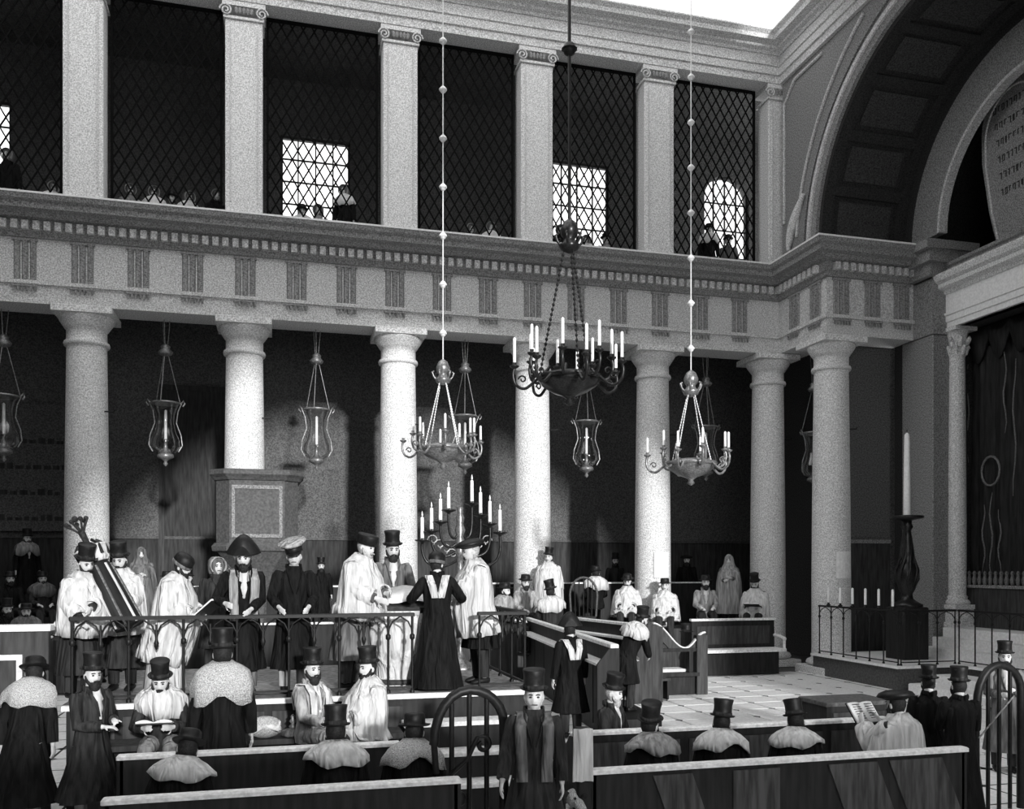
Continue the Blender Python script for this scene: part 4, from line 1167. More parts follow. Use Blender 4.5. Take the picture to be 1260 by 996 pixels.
        for (Sh, E, Wt) in elbows:
            c.tube([Sh-(E-Sh)*.2, Sh, Sh+(E-Sh)*.5, E, E+(Wt-E)*.45, E+(Wt-E)*.92], [.06, .082, .074, .066, .062, .055], 12)
        co = c.build('coat', coat, root)
        lp = MB()   # turned collar and lapels
        for sx in (-1, 1):
            lp.tube([up((sx*.02, -.095, 1.52)), up((sx*.085, -.03, 1.53)), up((sx*.085, .07, 1.47)), up((sx*.06, .135, 1.36)), up((sx*.02, .155, 1.22))], [(.035, .012), (.038, .014), (.04, .012), (.04, .01), (.015, .006)], 8)
        lp.build('collar', coat if shirt else coat, root)
    if shirt:
        sh_ = MB(); rows = []
        for (zz, w_, yy) in ((1.19, .012, .158), (1.30, .045, .154), (1.40, .055, .136), (1.47, .05, .105), (1.53, .045, .095)):
            rows.append([up((-w_, yy-.012, zz)), up((0, yy+.004, zz)), up((w_, yy-.012, zz)), up((w_, yy-.04, zz)), up((-w_, yy-.04, zz))])
        sh_.loft(rows, True, True, True); sh_.build('shirt_front', 'white', root)
    if trousers:
        t = MB()
        for lg in legs: t.tube([Vector(q_) for q_ in lg], [.108, .1, .08, .075, .066], 12)
        t.build('trousers', trousers, root)
        for lg in legs:
            f0 = Vector(lg[-1]); so = MB().tube([f0+Vector((0, -.07, -.04)), f0+Vector((0, -.05, -.038)), f0+Vector((0, .06, -.045)), f0+Vector((0, .15, -.06)), f0+Vector((0, .17, -.065))], [(.03, .03), (.045, .048), (.042, .05), (.026, .042), (.012, .02)], 8)
            so.build('shoe', 'felt', root)
    if shawl == 'full':
        m = MB(); hz = shawl_hem
        def upb(q_):   # below the hips the cloth hangs
            return up(q_)
        fw = .10 if arms in ('book', 'chest', 'rail', 'fold', 'read', 'lap') or not isinstance(arms, str) else .02
        rings = [waves((0, .01, 1.56), .09, .09, 0, 7, ph, up), waves((0, .0, 1.50), .135, .12, .02, 7, ph, up), waves((0, 0, 1.44), .225, .155, .02, 7, ph, up), waves((0, .02+fw*.3, 1.33), .285, .195, .05, 9, ph, up), waves((0, .03+fw*.6, 1.16), .305, .235, .07, 9, ph, up),
                 waves((0, .03+fw, .98), .315, .255, .085, 9, ph, up), waves((0, .02+fw*.8, min(.95, hz+.12) if not sit else .9), .325, .265, .095, 9, ph, up), waves((0, .02+fw*.6, hz if not sit else .87), .33, .265, .10, 9, ph, up)]
        if sit: rings += [[Vector((q_.x, q_.y+.10, .50 if q_.y < .2 else .60)) for q_ in rings[-1]]]
        m.loft(rings, False, False, True)
        for (Sh, E, Wt) in elbows:
            m.tube([Sh-(E-Sh)*.15, Sh, Sh+(E-Sh)*.5, E, E+(Wt-E)*.45, E+(Wt-E)*.85], [.08, .105, .108, .112, .108, .10], 14, caps=False)
        so = m.build('shawl', shawl_mat, root, recalc=False)
        sd = so.modifiers.new('thick', 'SOLIDIFY'); sd.thickness = .014
    elif shawl == 'shoulder':
        m = MB(); k_s = shawl_len; rings = [waves((0, 0, 1.58), .085, .085, .05, 5, ph, up), waves((0, 0, 1.555), .12, .112, .05, 6, ph, up), waves((0, -.003, 1.525), .178, .138, .05, 6, ph+.2, up), waves((0, -.005, 1.485), .228, .16, .05, 6, ph+.4, up), waves((0, -.008, 1.475-.085*k_s), .258, .172, .06, 7, ph+.8, lambda q_: up((q_[0], q_[1], q_[2]-.02*math.sin(9*q_[0]+ph)))), waves((0, -.01, 1.475-.2*k_s), .266, .176, .07, 7, ph+1.2, lambda q_: up((q_[0], q_[1], q_[2]-.06*k_s-.035*math.sin(12*q_[0]+ph)-.03*math.cos(21*q_[0]+2*ph))))]
        m.loft(rings, False, False, True); so = m.build('shoulder_shawl', shawl_mat, root, recalc=False)
        sd = so.modifiers.new('thick', 'SOLIDIFY'); sd.thickness = .02
    if stole:
        m = MB()
        for sx in (-1, 1):
            w_ = .05; rows = []
            for (zz, xx, yy) in ((1.20, .035, -.165), (1.36, .075, -.160), (1.50, .115, -.06), (1.50, .10, .05), (1.40, .125, .148), (1.25, .12, .165), (1.08, .11, .155), (.92, .11, .18)):
                rows.append([up((sx*xx-w_, yy, zz)), up((sx*xx+w_, yy, zz)), up((sx*xx+w_, yy*1.06, zz+.008)), up((sx*xx-w_, yy*1.06, zz+.008))])
            m.loft(rows, True, True, True)
        m.build('stole', stole, root)
    if belt:
        MB().lathe([(.185, -.03), (.19, 0), (.185, .03)], n=20, xf=lambda q_: up((q_.x, q_.y*.8, q_.z+1.04))).build('sash', 'grey', root)
    # ---------------- hats
    tx_, ty_ = tilt
    def ha(q_):
        q_ = Vector(q_)-Vector((0, 0, .06)); q_ = rot(q_, 'x', math.radians(tx_)); q_ = rot(q_, 'y', math.radians(ty_)); return hd(q_+Vector((0, -.006, .06)))
    if hat == 'top':
        MB().lathe([(.084, .058), (.112, .063), (.122, .074), (.124, .079), (.112, .073), (.093, .070), (.088, .12), (.088, .175), (.098, .228), (.094, .234), (0, .234)], n=22, xf=lambda q_: ha((q_.x, q_.y*1.12, q_.z))).build('top_hat', 'felt', root)
        MB().lathe([(.094, .072), (.096, .074), (.0925, .105), (.089, .105)], n=22, xf=lambda q_: ha((q_.x, q_.y*1.12, q_.z))).build('hat_band', 'char', root)
    elif hat == 'low':
        MB().lathe([(.086, .05), (.125, .055), (.140, .066), (.142, .072), (.12, .066), (.096, .064), (.094, .12), (.09, .155), (.075, .168), (0, .17)], n=22, xf=lambda q_: ha((q_.x, q_.y*1.1, q_.z))).build('round_hat', 'felt', root)
    elif hat == 'pillbox':
        MB().lathe([(.094, .03), (.1, .035), (.104, .12), (.098, .135), (0, .14)], n=20, xf=lambda q_: ha((q_.x, q_.y*1.2, q_.z))).build('cap', 'felt', root)
    elif hat == 'dome':
        MB().lathe([(.095, .0), (.101, .01), (.108, .06), (.1, .12), (.07, .155), (.03, .168), (0, .17)], n=20, xf=lambda q_: ha((q_.x, q_.y*1.2, q_.z))).build('round_cap', 'felt', root)
        MB().lathe([(.103, .005), (.109, .015), (.11, .04), (.106, .045)], n=20, xf=lambda q_: ha((q_.x, q_.y*1.2, q_.z))).build('cap_band', 'grey', root)
    elif hat == 'beret':
        MB().lathe([(.092, .045), (.1, .05), (.13, .065), (.165, .075), (.172, .088), (.15, .12), (.085, .145), (0, .15)], n=24, xf=lambda q_: ha((q_.x*1.02, q_.y*1.08-.0, q_.z))).build('beret', 'felt', root)
    elif hat == 'peaked':
        MB().lathe([(.094, .045), (.1, .05), (.1, .10), (.096, .105)], n=20, xf=lambda q_: ha((q_.x, q_.y*1.18, q_.z))).build('cap_band', 'felt', root)
        MB().lathe([(.09, .10), (.13, .14), (.165, .165), (.16, .18), (.1, .19), (0, .192)], n=22, xf=lambda q_: ha((q_.x, q_.y*1.12, q_.z+.25*(-q_.y)*(1 if q_.z > .12 else 0)))).build('cap_crown', 'lgrey', root)
        vz = MB(); vz.loft([[ha((-.075, .085, .05)), ha((-.04, .115, .05)), ha((0, .122, .05)), ha((.04, .115, .05)), ha((.075, .085, .05))], [ha((-.07, .12, .03)), ha((-.04, .155, .022)), ha((0, .166, .02)), ha((.04, .155, .022)), ha((.07, .12, .03))], [ha((-.07, .12, .024)), ha((-.04, .155, .016)), ha((0, .166, .014)), ha((.04, .155, .016)), ha((.07, .12, .024))]], True, True, True, closed=False); vz.build('visor', 'felt', root)
    elif hat == 'bicorne':
        poly = []
        for k in range(13):
            t = PI*k/12; poly.append((.19*math.cos(t)*abs(math.cos(t))**.15, .06+.21*math.sin(t)**2.0))
        poly += [(-.15, .045), (-.06, .055), (.06, .055), (.15, .045)]
        bh = MB(); rings = []
        for (yy, sc_) in ((-.12, .45), (-.10, .8), (-.05, .97), (.03, 1.0), (.09, .85), (.125, .5)):
            rings.append([ha((u*sc_, yy, .05+(v_-.05)*sc_)) for u, v_ in poly])
        bh.loft(rings, True, True, True); bh.build('bicorne_hat', 'felt', root)
    elif hat == 'bonnet':
        MB().lathe([(.10, -.10), (.115, -.05), (.12, .03), (.11, .10), (.07, .15), (0, .16)], n=18, xf=lambda q_: hd((q_.x, q_.z*.0-.035+q_.y*1.0, q_.z))).build('bonnet', 'grey', root)
        MB().tube([hd((.118*math.cos(a*PI/8), .055, .02+.125*math.sin(a*PI/8))) for a in range(-2, 11)], [(.012, .04)]*13, 8).build('bonnet_brim', 'lgrey', root)
    if hood:
        m = MB(); rings = []; mt = shawl_mat
        for (zz, rx, ry, yo, nw) in ((.165, .012, .012, -.02, 0), (.15, .05, .06, -.02, 0), (.10, .095, .11, -.015, .01), (.02, .115, .125, -.03, .015), (-.06, .125, .125, -.04, .02)):
            rings.append([hd((rx*(1+nw*math.sin(6*a_))*math.cos(a_), min(.085 if zz < .1 else 1, ry*math.sin(a_)+yo), zz)) for a_ in [2*PI*k/28 for k in range(28)]])
        rings += [waves((0, -.01, 1.47), .19, .15, .03, 7, ph, up), waves((0, .02, 1.36), .27, .2, .05, 7, ph, up), waves((0, .04, 1.1), .31, .25, .06, 7, ph, up), waves((0, .05, shawl_hem), .34, .28, .07, 7, ph, up)]
        m.loft(rings, True, False, True); so = m.build('hooded_shawl', mt, root, recalc=False)
        # open the face
    PEOPLE.append(root)
    root['_up'] = 0; del root['_up']
    return root
def world_of(root, q_):
    m = Matrix.Translation(root.location) @ root.rotation_euler.to_matrix().to_4x4() @ Matrix.Diagonal((*root.scale, 1))
    return m @ Vector(q_)

def book(loc, rz, tilt, label, sc=1.0, open_=True):
    root = empty('book', loc, rz, sc); root.rotation_euler = (math.radians(tilt), 0, rz); tag(root, label, 'book')
    for sx in (-1, 1):
        m = MB(); rows = []
        for k in range(6):
            t = k/5; rows.append([(sx*.16*t, -.12, .012+.035*math.sin(PI*t*.9)*.7), (sx*.16*t, .12, .012+.035*math.sin(PI*t*.9)*.7), (sx*.16*t, .12, .004), (sx*.16*t, -.12, .004)])
        m.loft(rows, True, True, True); m.build('pages', 'paper', root)
    c = MB(); c.box(-.17, .17, -.13, .13, -.006, .004); c.build('cover', 'felt', root)
    for sx in (-1, 1):
        t = MB()
        for k in range(7): t.box(sx*.03 if sx > 0 else -.13, sx*.13 if sx > 0 else -.03, .085-k*.028, .092-k*.028, .034, .037)
        t.build('print', 'ink', root)
    return root

# ---------- front rows, seen from behind
G = None
person(212, 8.25, 0, 172, 'hatted man seated with his back to us at bottom left, tilted pale collar', 'sit', hat='low', coat='black', shawl='shoulder', shawl_len=.38, shawl_mat='white', arms='lap', lean=16, roll=8, head=(-10, 18, 8), vox=.014)
person(413, 8.25, 0, 180, 'man in tall hat seated with his back to us, pale wrap on broad shoulders', 'sit', s=1.06, hat='top', coat='black', shawl='shoulder', shawl_len=.38, shawl_mat='white', arms='lap', lean=12, vox=.014)
person(508, 8.25, 0, 176, 'man in round hat seated with his back to us, speckled fur collar', 'sit', s=1.04, hat='low', coat='black', shawl='shoulder', shawl_len=.45, shawl_mat='fur', arms='lap', lean=14, vox=.014)
person(806, 8.25, 0, 200, 'seated man in tilted hat glancing left, leftmost in the right front pew', 'sit', s=1.0, hat='top', coat='black', shawl='shoulder', shawl_len=.38, shawl_mat='lgrey', arms='lap', lean=10, head=(50, 4, 0), tilt=(18, 12), vox=.014)
person(888, 8.25, 0, 180, 'seated man in tall hat, pale collar, second in the right front pew', 'sit', s=1.0, hat='top', coat='black', shawl='shoulder', shawl_len=.38, shawl_mat='white', arms='lap', lean=12, head=(0, 0, 5), vox=.014)
person(980, 8.25, 0, 182, 'seated man in tapering tall hat, third in the right front pew', 'sit', s=.98, hat='top', coat='black', shawl='shoulder', shawl_len=.38, shawl_mat='white', arms='lap', lean=14, head=(0, 6, -8), vox=.014)
r = person(1112, 8.4, 0, 226, 'man in broad dark hat and white shawl reading a raised book', 'sit', s=1.06, hat='beret', coat='char', shawl='full', arms=((-.14, .42, .98), (.12, .44, .98)), lean=6, head=(0, 6, 0), vox=.014)
q = world_of(r, (0, .56, 1.06)); book(q, r.rotation_euler.z, 50, 'open book held up by the man in white shawl at lower right', 1.1)
person(1143, 8.9, 0, 190, 'small figure in dark top hat between the white-shawled reader and a taller man', 'stand', s=.88, hat='top', coat='black', hem=.2, arms='down', shirt=True, vox=.015)
person(1181, 8.35, 0, 205, 'tall man in long black robe and tall hat at the right pew end', 'stand', s=.9, hat='top', coat='black', hem=.06, flare=1.15, arms='chest', vox=.014)
person(1236, 10.2, 0, 10, 'man in tall hat seen through the arched handrail at lower right', 'stand', s=.95, hat='top', coat='grey', hem=.3, arms='chest', shirt=True, vox=.015)

# ---------- standing at left
person(30, 10.55, 0, 150, 'cloaked man bending at the left edge, pale fur collar, back to us', 'stand', s=1.03, hat='low', coat='black', hem=.3, flare=1.3, shawl='shoulder', shawl_mat='fur', shawl_len=.8, arms='down', lean=20, roll=-4, head=(-20, 10, 0), trousers='lgrey', vox=.014)
person(112, 10.45, 0, 40, 'man in tall hat with folded arms and long flared coat, standing at left', 'stand', s=1.0, hat='top', coat='char', hem=.34, flare=1.35, arms='fold', shirt=True, head=(18, 4, 0), trousers='lgrey', vox=.013)

# ---------- seated below the platform
r = person(200, 10.5, .38, -6, 'seated man in tall hat with white sleeves bowed over a book', 'sit', s=1.0, hat='top', coat='char', shawl='shoulder', shawl_mat='white', arms=((-.14, .42, .74), (.14, .42, .74)), lean=14, head=(0, 10, 0), trousers='lgrey', vox=.013)
q = world_of(r, (.02, .50, .79)); book(q, r.rotation_euler.z+PI, -12, 'open book on the lap of the man below the railing', 1.1)
person(274, 10.0, .0, 184, 'man standing with back to us, fur-caped shoulders, long black robe and tall cap', 'stand', s=1.14, hat='top', coat='black', hem=.06, flare=1.2, shawl='shoulder', shawl_mat='fur', shawl_len=.95, arms='down', vox=.014)
person(382, 10.5, .38, 48, 'seated man in tall hat and grey coat turned to his neighbour', 'sit', s=1.03, hat='top', coat='lgrey', arms='lap', head=(20, 2, 0), shirt=True, stole='white', trousers='lgrey', vox=.013)
person(455, 10.5, .38, -62, 'seated man in pale-brimmed hat and grey cape, white shawl at his waist', 'sit', s=1.03, hat='top', coat='lgrey', arms='lap', head=(-10, 4, 0), shawl='full', shawl_mat='white', trousers='char', vox=.013)
# wrapped bundle and small tasselled cushion on the bench
bn = on_y(326, 10.55)
bd_ = empty('cloth_bundle', (bn.x, 10.62, .86)); tag(bd_, 'knotted pale cloth bundle on the bench below the railing', 'bundle')
m = MB(); rings = []
for i in range(1, 9):
    th = PI*i/9
    rings.append([((.19+.02*math.sin(5*a+i))*math.sin(th)*math.cos(a), (.14+.015*math.sin(4*a))*math.sin(th)*math.sin(a), .125-.125*math.cos(th)) for a in [2*PI*k/20 for k in range(20)]])
m.loft(rings, True, True, True); m.build('wrap', 'fur', bd_)
for k in range(4): MB().tube([(-.17+.03*k, -.10, .06+.03*k), (-.05+.02*k, -.15, .13+.01*k), (.08+.02*k, -.13, .16-.02*k), (.16, -.06, .10+.03*k)], .018, 6).build('fold', 'white', bd_)
cs = empty('tasselled_cushion', (bn.x+.31, 10.62, .86)); tag(cs, 'small tasselled cushion with a finial beside the cloth bundle', 'cushion')
MB().lathe([(.02, 0), (.12, .01), (.15, .04), (.12, .08), (.03, .1)], n=14).build('pad', 'grey', cs)
MB().lathe([(.03, .09), (.05, .12), (.02, .15), (.045, .18), (.02, .21), (.03, .235), (.005, .26)], n=10).build('finial', 'brass', cs)

# ---------- on the platform
Z = BZ
r1 = person(98, 11.65, Z, 32, 'scroll bearer in flat dark hat and striped shawl at left of the railing', 'stand', s=.98, hat='top', tilt=(0, -6), coat='char', hem=.3, arms=((.10, .38, 1.10), (.22, .36, .98)), lean=9, head=(10, 14, 8), stole='white', shawl='full', shawl_hem=.8, vox=.014)
r2 = person(150, 12.25, Z, -18, 'scroll bearer in tall hat and white shawl behind the mantled scroll', 'stand', s=1.0, hat='top', coat='char', hem=.3, arms=((-.16, .36, 1.15), (.14, .36, 1.1)), shawl='full', head=(0, 12, 0), lean=5, vox=.014)
# mantled Torah scroll leaning between the bearers
p0 = on_y(160, 11.62, 772); p1 = on_y(119, 11.72, 692)
ts = empty('torah_scroll', p0); tag(ts, 'Torah scroll in dark striped mantle with silver crown, carried upright', 'scroll')
ax = Vector(p1)-Vector(p0); Lh = ax.length
ts.rotation_euler = ax.to_track_quat('Z', 'Y').to_euler()
m = MB(); rr = []
for (zz, a_, b_) in ((0, .24, .15), (.05, .25, .155), (Lh*.5, .225, .14), (Lh*.92, .2, .125), (Lh, .15, .1)):
    rr.append([(a_*math.cos(t)*(1+.03*math.sin(9*t)), b_*math.sin(t)*(1+.03*math.sin(9*t)), zz) for t in [2*PI*k/28 for k in range(28)]])
m.loft(rr, True, True, True); m.build('mantle', 'velvet', ts)
for a in range(8):
    t = 2*PI*(a+.5)/8
    MB().tube([(.252*math.cos(t), .158*math.sin(t), .02), (.228*math.cos(t), .146*math.sin(t), Lh*.5), (.202*math.cos(t), .13*math.sin(t), Lh*.92)], [(.03, .012)]*3, 6).build('mantle_stripe', 'white' if a % 2 else 'gilt', ts)
cw = MB().lathe([(.14, Lh-.02), (.17, Lh+.02), (.16, Lh+.06), (.19, Lh+.16), (.2, Lh+.18), (.12, Lh+.17), (0, Lh+.16)], n=18); cw.build('crown', 'white', ts)
for a in range(6): t = a*PI/3; MB().tube([(.17*math.cos(t), .17*math.sin(t), Lh+.05), (.18*math.cos(t), .18*math.sin(t), Lh+.17), (.1*math.cos(t), .1*math.sin(t), Lh+.26)], .02, 6).build('crown_rib', 'felt', ts)
fi = MB().tube([(0, 0, Lh+.15), (0, 0, Lh+.40)], [.03, .045], 8)
for k in range(7):
    t = k*2*PI/7; fi.tube([(0, 0, Lh+.36), (.07*math.cos(t), .07*math.sin(t), Lh+.46), (.12*math.cos(t), .12*math.sin(t), Lh+.52)], .014, 5); fi.sphere((.12*math.cos(t), .12*math.sin(t), Lh+.54), .03, 6, 5)
fi.sphere((0, 0, Lh+.58), .04, 8, 6); fi.build('finial', 'stone4', ts)

r = person(204, 11.62, Z, 62, 'man in all-white shawl and tilted dark cap reading at the railing', 'stand', s=.97, hat='dome', tilt=(-18, 0), coat='white', hem=.1, flare=1.05, arms=((-.10, .42, 1.02), (.12, .42, 1.02)), shawl='full', shawl_hem=.45, lean=16, head=(0, 10, 0), vox=.014)
q = world_of(r, (0, .58, 1.10)); book(q, r.rotation_euler.z, 40, 'open white book held by the reader at the railing', 1.15)
person(298, 11.52, Z, 6, 'bearded man in pointed bicorne leaning both hands on the railing', 'stand', s=1.03, hat='bicorne', coat='black', hem=.3, arms=((-.06, .36, 1.03), (.22, .34, 1.10)), lean=12, head=(14, 10, 0), stole='lgrey', shirt=True, trousers='grey', vox=.013)
person(361, 11.5, Z, 6, 'uniformed man in pale flat-topped peaked cap leaning on the railing', 'stand', s=1.03, hat='peaked', tilt=(0, 14), coat='black', hem=.3, arms=((-.14, .34, 1.05), (.20, .34, 1.05)), lean=5, head=(8, 4, 0), beard=None, trousers='lgrey', shirt=False, vox=.013)
person(433, 11.62, Z, 58, 'stout man in white shawl and dark pillbox cap bending to the scroll', 'stand', s=1.12, hat='pillbox', coat='grey', hem=.35, arms=((-.05, .42, 1.10), (.16, .42, 1.05)), shawl='full', shawl_hem=.86, lean=13, head=(4, 12, 0), beard='hairg', hair='hairg', vox=.013)
person(482, 12.75, Z, 8, 'man in top hat and open grey coat facing us behind the scroll', 'stand', s=1.1, hat='top', tilt=(0, 4), coat='grey', hem=.4, arms=((-.14, .34, 1.12), (.16, .38, 1.15)), lean=4, head=(-4, 8, 0), shirt=True, vox=.013)
person(538, 11.35, Z, 184, 'man in long black gown and round cap, back to us at the platform opening', 'stand', s=.97, hat='dome', coat='black', hem=.03, flare=1.25, arms=((-.34, .30, 1.20), (.3, .34, 1.24)), lean=4, head=(30, 8, 0), stole='white', vox=.013)
r = person(590, 11.78, Z, -68, 'man in broad beret and long white shawl facing left at the desk', 'stand', s=1.08, hat='beret', coat='black', hem=.45, arms=((-.08, .36, 1.24), (.12, .38, 1.2)), shawl='full', shawl_hem=.62, lean=7, head=(4, 10, 0), beard=None, hair='hairg', vox=.013)
person(266, 13.9, Z, 20, 'small pale-bonneted onlooker behind the bicorne wearer', 'stand', s=.95, hat='bonnet', coat='char', beard=None, arms='down', vox=.018)

# ---------- right of the platform
person(657, 7.72, 0, 2, 'portly man in top hat and heavy dark coat facing us in the aisle', 'stand', s=1.0, hat='top', coat='char', hem=.42, flare=1.2, stole='grey', arms=((-.25, .12, .86), (.29, .24, .92)), head=(0, 4, 0), beard=None, hair='hairg', shirt=False, trousers='lgrey', vox=.012)
person(702, 14.1, 0, 206, 'man in bicorne with white sash over dark coat, back to us by the long pew', 'stand', s=1.08, hat='bicorne', coat='black', hem=.4, flare=1.1, arms='down', stole='white', head=(20, 0, 0), vox=.014)
person(770, 14.3, .36, 140, 'man in tilted top hat and white shoulder shawl bending over the long pew', 'stand', s=.98, hat='top', tilt=(12, 8), coat='black', hem=.5, arms=((-.15, .40, .95), (.18, .42, .95)), shawl='shoulder', shawl_mat='white', lean=22, roll=10, head=(30, 0, 0), vox=.014)
person(748, 10.45, 0, 62, 'white-haired man in tall hat and dark coat, profile to the right, second pew', 'sit', s=1.03, hat='top', tilt=(-4, 6), coat='char', arms='lap', lean=4, head=(-8, 6, 0), beard='hairg', hair='hairg', shirt=True, vox=.013)
# ---------- upper seats by the columns (raised footpace z 1.2)
T = 1.2
UG = 'worshippers on the raised aisle'
person(675, 22.35, T, -10, 'standing man in white shawl and tilted top hat before the bright column', 'stand', s=1.14, hat='top', tilt=(0, -8), coat='grey', arms='down', shawl='full', shawl_hem=.55, beard=None, vox=.018)
person(678, 20.6, .7, 200, 'seated man in tilted dark hat and pale shawl, back to us in the long pew', 'sit', s=1.25, hat='top', tilt=(10, -10), coat='char', arms='lap', shawl='shoulder', shawl_mat='white', head=(40, 0, 0), vox=.018)
person(646, 22.3, .9, 20, 'man with pale face and grey wrap seated at foot of the bright column', 'sit', s=1.25, hat='low', coat='lgrey', arms='lap', head=(0, 8, 0), vox=.018)
person(620, 20.9, .72, 60, 'man in dark hat and pale collar just right of the beret wearer', 'sit', s=1.25, hat='low', coat='char', arms='lap', shawl='shoulder', shawl_mat='lgrey', vox=.018)
person(733, 23.0, 1.2, 190, 'man in dark hat and pale collar, back to us beside the hoop chair', 'sit', s=1.2, hat='low', coat='black', arms='lap', shawl='shoulder', shawl_mat='white', vox=.018)
person(772, 22.35, .98, -4, 'seated man in round hat with long white shawl, left of the noticed column', 'sit', s=1.2, hat='low', coat='char', arms='lap', shawl='full', head=(0, 14, 0), vox=.018)
person(757, 25.8, T, 10, 'dim standing figure in tall hat against the wainscot, left of the noticed column', 'stand', s=1.1, hat='top', coat='wood', arms='down', vox=.02)
person(818, 22.3, .86, 0, 'seated man in grey hat and white shawl in front of the noticed column', 'sit', s=1.2, hat='low', coat='char', arms='lap', shawl='full', beard=None, vox=.018)
person(868, 22.2, .92, 8, 'seated man with white shirt and open pale coat behind the facing bench', 'sit', s=1.22, hat='low', coat='lgrey', arms='lap', shirt=True, beard='hair', vox=.018)
person(845, 25.6, T, 0, 'dim broad figure in dark hat behind the facing bench', 'stand', s=1.12, hat='beret', coat='black', arms='down', vox=.02)
person(897, 22.95, T, -6, 'standing figure wholly hooded in a pale shawl beside the inner column', 'stand', s=1.1, hat=None, coat='grey', arms='chest', hood=True, shawl_mat='lgrey', shawl_hem=.3, beard='hairg', vox=.018)
r = person(930, 22.15, .9, -10, 'seated man in tall hat and pale shawl bowed over a book by the inner column', 'sit', s=1.22, hat='top', coat='char', arms='lap', shawl='full', head=(0, 16, 0), lean=8, vox=.018)
q = world_of(r, (0, .46, .74)); book(q, r.rotation_euler.z+PI, -15, 'small open book in the hands of the man by the inner column', 1.2)
# ---------- shadowy far left congregation
person(33, 25.6, 1.75, 20, 'shadowy man in tall hat with pale collar on the far left tier', 'stand', s=1.1, hat='top', coat='black', arms='down', shirt=True, shawl='shoulder', shawl_mat='lgrey', vox=.02)
for i, (px, Y, z, hd_, pose, s_, hat, coat, sh, lab) in enumerate([
    (12, 23.6, 1.2, 15, 'sit', 1.1, 'low', 'black', None, 'shadowy hatted man in the far left corner seats'),
    (52, 23.6, 1.2, 10, 'sit', 1.1, 'low', 'char', 'shoulder', 'shadowy man in grey wrap left of the first column'),
    (32, 19.2, .3, 4, 'stand', 1.0, 'low', 'char', 'shoulder', 'man in dark hat and pale scarf behind the left partition'),
    (8, 20.3, .3, 20, 'stand', 1.0, 'top', 'black', None, 'dark hatted man cut by the left edge behind the partition'),
    (205, 23.0, 1.2, 10, 'sit', 1.1, 'low', 'grey', None, 'dim seated man in grey coat, left of the pulpit stem'),
    (232, 23.0, 1.2, -10, 'sit', 1.1, 'top', 'char', None, 'dim seated man in tall hat, nearest the pulpit stem'),
    (158, 22.6, 1.2, 0, 'sit', 1.05, 'low', 'black', None, 'dim seated man below the hooded grey figure'),
    (395, 24.0, 1.2, 5, 'stand', 1.0, 'top', 'black', None, 'dim standing man between pulpit and white-shawled reader')]):
    person(px, Y, z, hd_, lab, pose, s=s_, hat=hat, coat=coat, arms='lap' if pose == 'sit' else 'down', shawl=sh, shawl_mat='grey', vox=.02)
person(174, 24.2, T, 0, 'dim grey figure in a peaked hooded shawl right of the first column', 'stand', s=1.18, hat=None, coat='grey', hood=True, shawl_mat='grey', shawl_hem=.2, arms='chest', beard=None, vox=.02)

# ---------- women behind the gallery lattice
gal = [(10, 24.3, 'bonnet', 'at far left against the pale window'), (64, 24.4, 'bonnet', 'left of the first pilaster'), (160, 24.4, 'bonnet', 'just right of the first pilaster'), (190, 24.6, 'bonnet', 'in the second bay, left of a dark one'), (212, 24.3, 'low', 'dark-hatted in the second bay'), (232, 24.5, 'bonnet', 'in the second bay, right of a dark one'), (266, 24.4, 'bonnet', 'left of the second pilaster'),
       (372, 24.3, 'low', 'below the large bright window'), (392, 24.5, 'bonnet', 'below the large window, in the middle'), (424, 24.3, 'bonnet', 'right of the large bright window, taller'), (579, 24.4, 'bonnet', 'in the bay of the left chandelier cord'), (604, 24.5, 'bonnet', 'left of the fourth pilaster'), (690, 24.4, 'bonnet', 'left of the dark chandelier chain'), (722, 24.4, 'bonnet', 'right of the dark chandelier chain'), (745, 24.5, 'low', 'below the second bright window at right'),
       (872, 24.3, 'low', 'left before the arched window'), (896, 24.4, 'low', 'right before the arched window')]
for i, (px, Y, hat, w_) in enumerate(gal):
    st_ = px in (424, 10, 872, 896)
    person(px, Y+(.0, .55, .2)[i % 3], GF, 6*((i*7) % 9-4), 'woman behind the gallery lattice, '+w_, 'stand' if st_ else 'sit', s=1.08 if st_ else 1.1, hat=hat, coat=('black', 'grey', 'lgrey')[i % 3], hem=.1, arms='down' if st_ else 'lap', beard=None, shawl='shoulder' if i % 2 else None, shawl_mat='paper', vox=.02, group='women in the gallery')

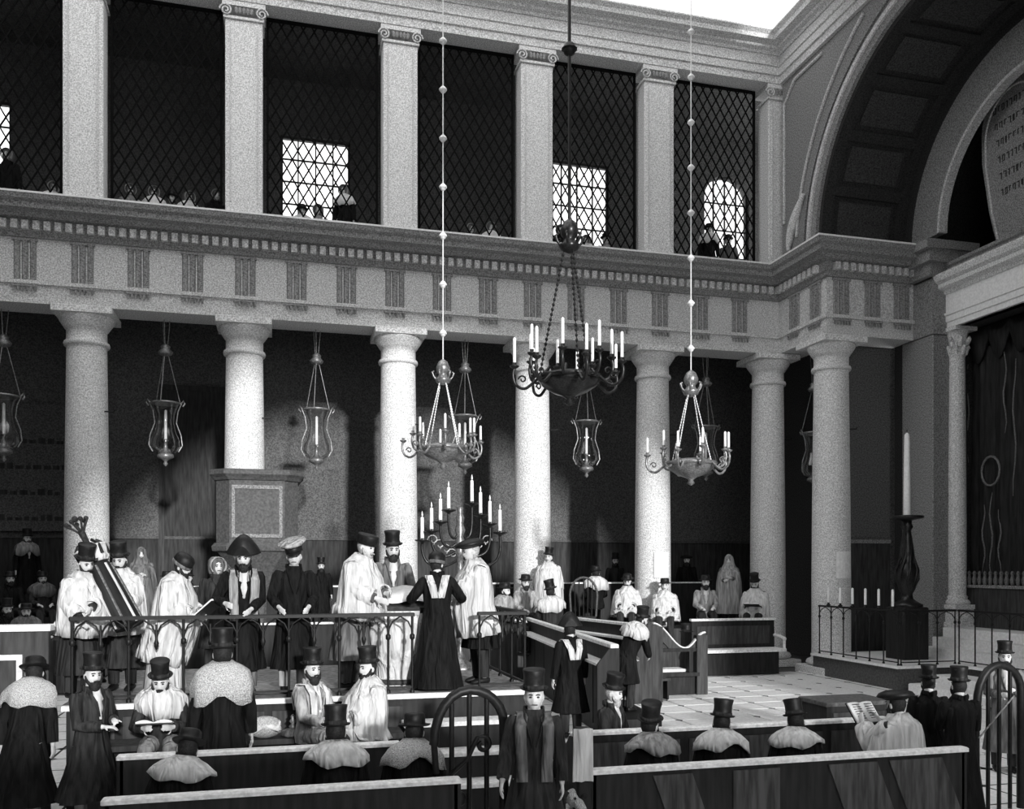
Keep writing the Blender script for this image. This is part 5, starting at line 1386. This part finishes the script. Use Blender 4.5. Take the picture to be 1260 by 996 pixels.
# ---------- dog, hanging cloth, stray hat
dp = on_y(696, 8.0)
dg = empty('dog', (dp.x, 8.0, 0), PI+.2); tag(dg, 'white-faced dark-eared dog sitting at the pew end in the aisle', 'dog')
b = MB()
b.tube([(0, -.30, .12), (0, -.28, .22), (0, -.16, .33), (0, .0, .42), (0, .08, .50), (0, .11, .58)], [.10, .15, .145, .135, .10, .075], 12)
def dh(q_): q_ = Vector(q_); return Vector((0, .16, .68))+rot(q_, 'x', -.2)
b.sphere((0, 0, 0), (.085, .095, .085), 14, 10, xf=dh)
b.tube([dh((0, .05, -.01)), dh((0, .12, -.03)), dh((0, .19, -.04))], [.06, .048, .034], 10)
for s in (-1, 1):
    b.tube([(s*.07, .02, .40), (s*.08, .07, .22), (s*.08, .07, .06), (s*.08, .12, .025)], [.055, .042, .032, .03], 8)
    b.tube([(s*.11, -.22, .24), (s*.15, -.06, .22), (s*.14, -.12, .10), (s*.14, .02, .03), (s*.14, .06, .025)], [.085, .075, .05, .032, .026], 8)
b.tube([(0, -.36, .10), (0, -.48, .06), (.1, -.56, .05)], [.035, .028, .012], 8)
bo = b.build('body', 'fur', dg, recalc=False); md = bo.modifiers.new('remesh', 'REMESH'); md.mode = 'VOXEL'; md.voxel_size = .012; md.use_smooth_shade = True
for s in (-1, 1):
    MB().tube([dh((s*.07, -.02, .06)), dh((s*.115, -.01, .02)), dh((s*.115, .01, -.08)), dh((s*.10, .015, -.12))], [(.02, .03), (.02, .045), (.018, .04), (.006, .015)], 8).build('ear', 'hair', dg)
for s in (-1, 1): MB().sphere((s*.035, .075, .03), .014, 8, 6, xf=dh).build('eye', 'ink', dg)
MB().sphere((0, .215, -.025), (.022, .018, .016), 8, 6, xf=dh).build('nose', 'ink', dg)
MB().tube([dh((-.03, .12, .05)), dh((-.07, .03, .085))], [(.01, .03), (.02, .03)], 6).build('face_patch', 'hair', dg)
# white cloth hung over the pew end
hcx = 2.70
m = MB(); rows = []
for k in range(9):
    z = .86+.48*k/8
    rows.append([(-.09+.022*math.sin(j*1.1+k*.15)*.4+j*.026, -.0+.018*math.sin(j*1.5), z) for j in range(8)])
m.loft([r_+[(p_[0], p_[1]+.014, p_[2]) for p_ in r_[::-1]] for r_ in rows], True, True, True)
ho = m.build('hanging_cloth', 'white'); ho.location = (hcx-.01, 7.70, 0); tag(ho, 'long white cloth draped over the pew end beside the dog', 'cloth')
hx = on_y(838, 18.1)
th = empty('top_hat', (hx.x+.15, 18.15, 1.40)); tag(th, 'dark hat resting on the swooping stall end', 'hat')
MB().lathe([(.09, .0), (.16, .004), (.165, .012), (.105, .012), (.1, .09), (.115, .19), (0, .2)], n=20).build('crown', 'felt', th)
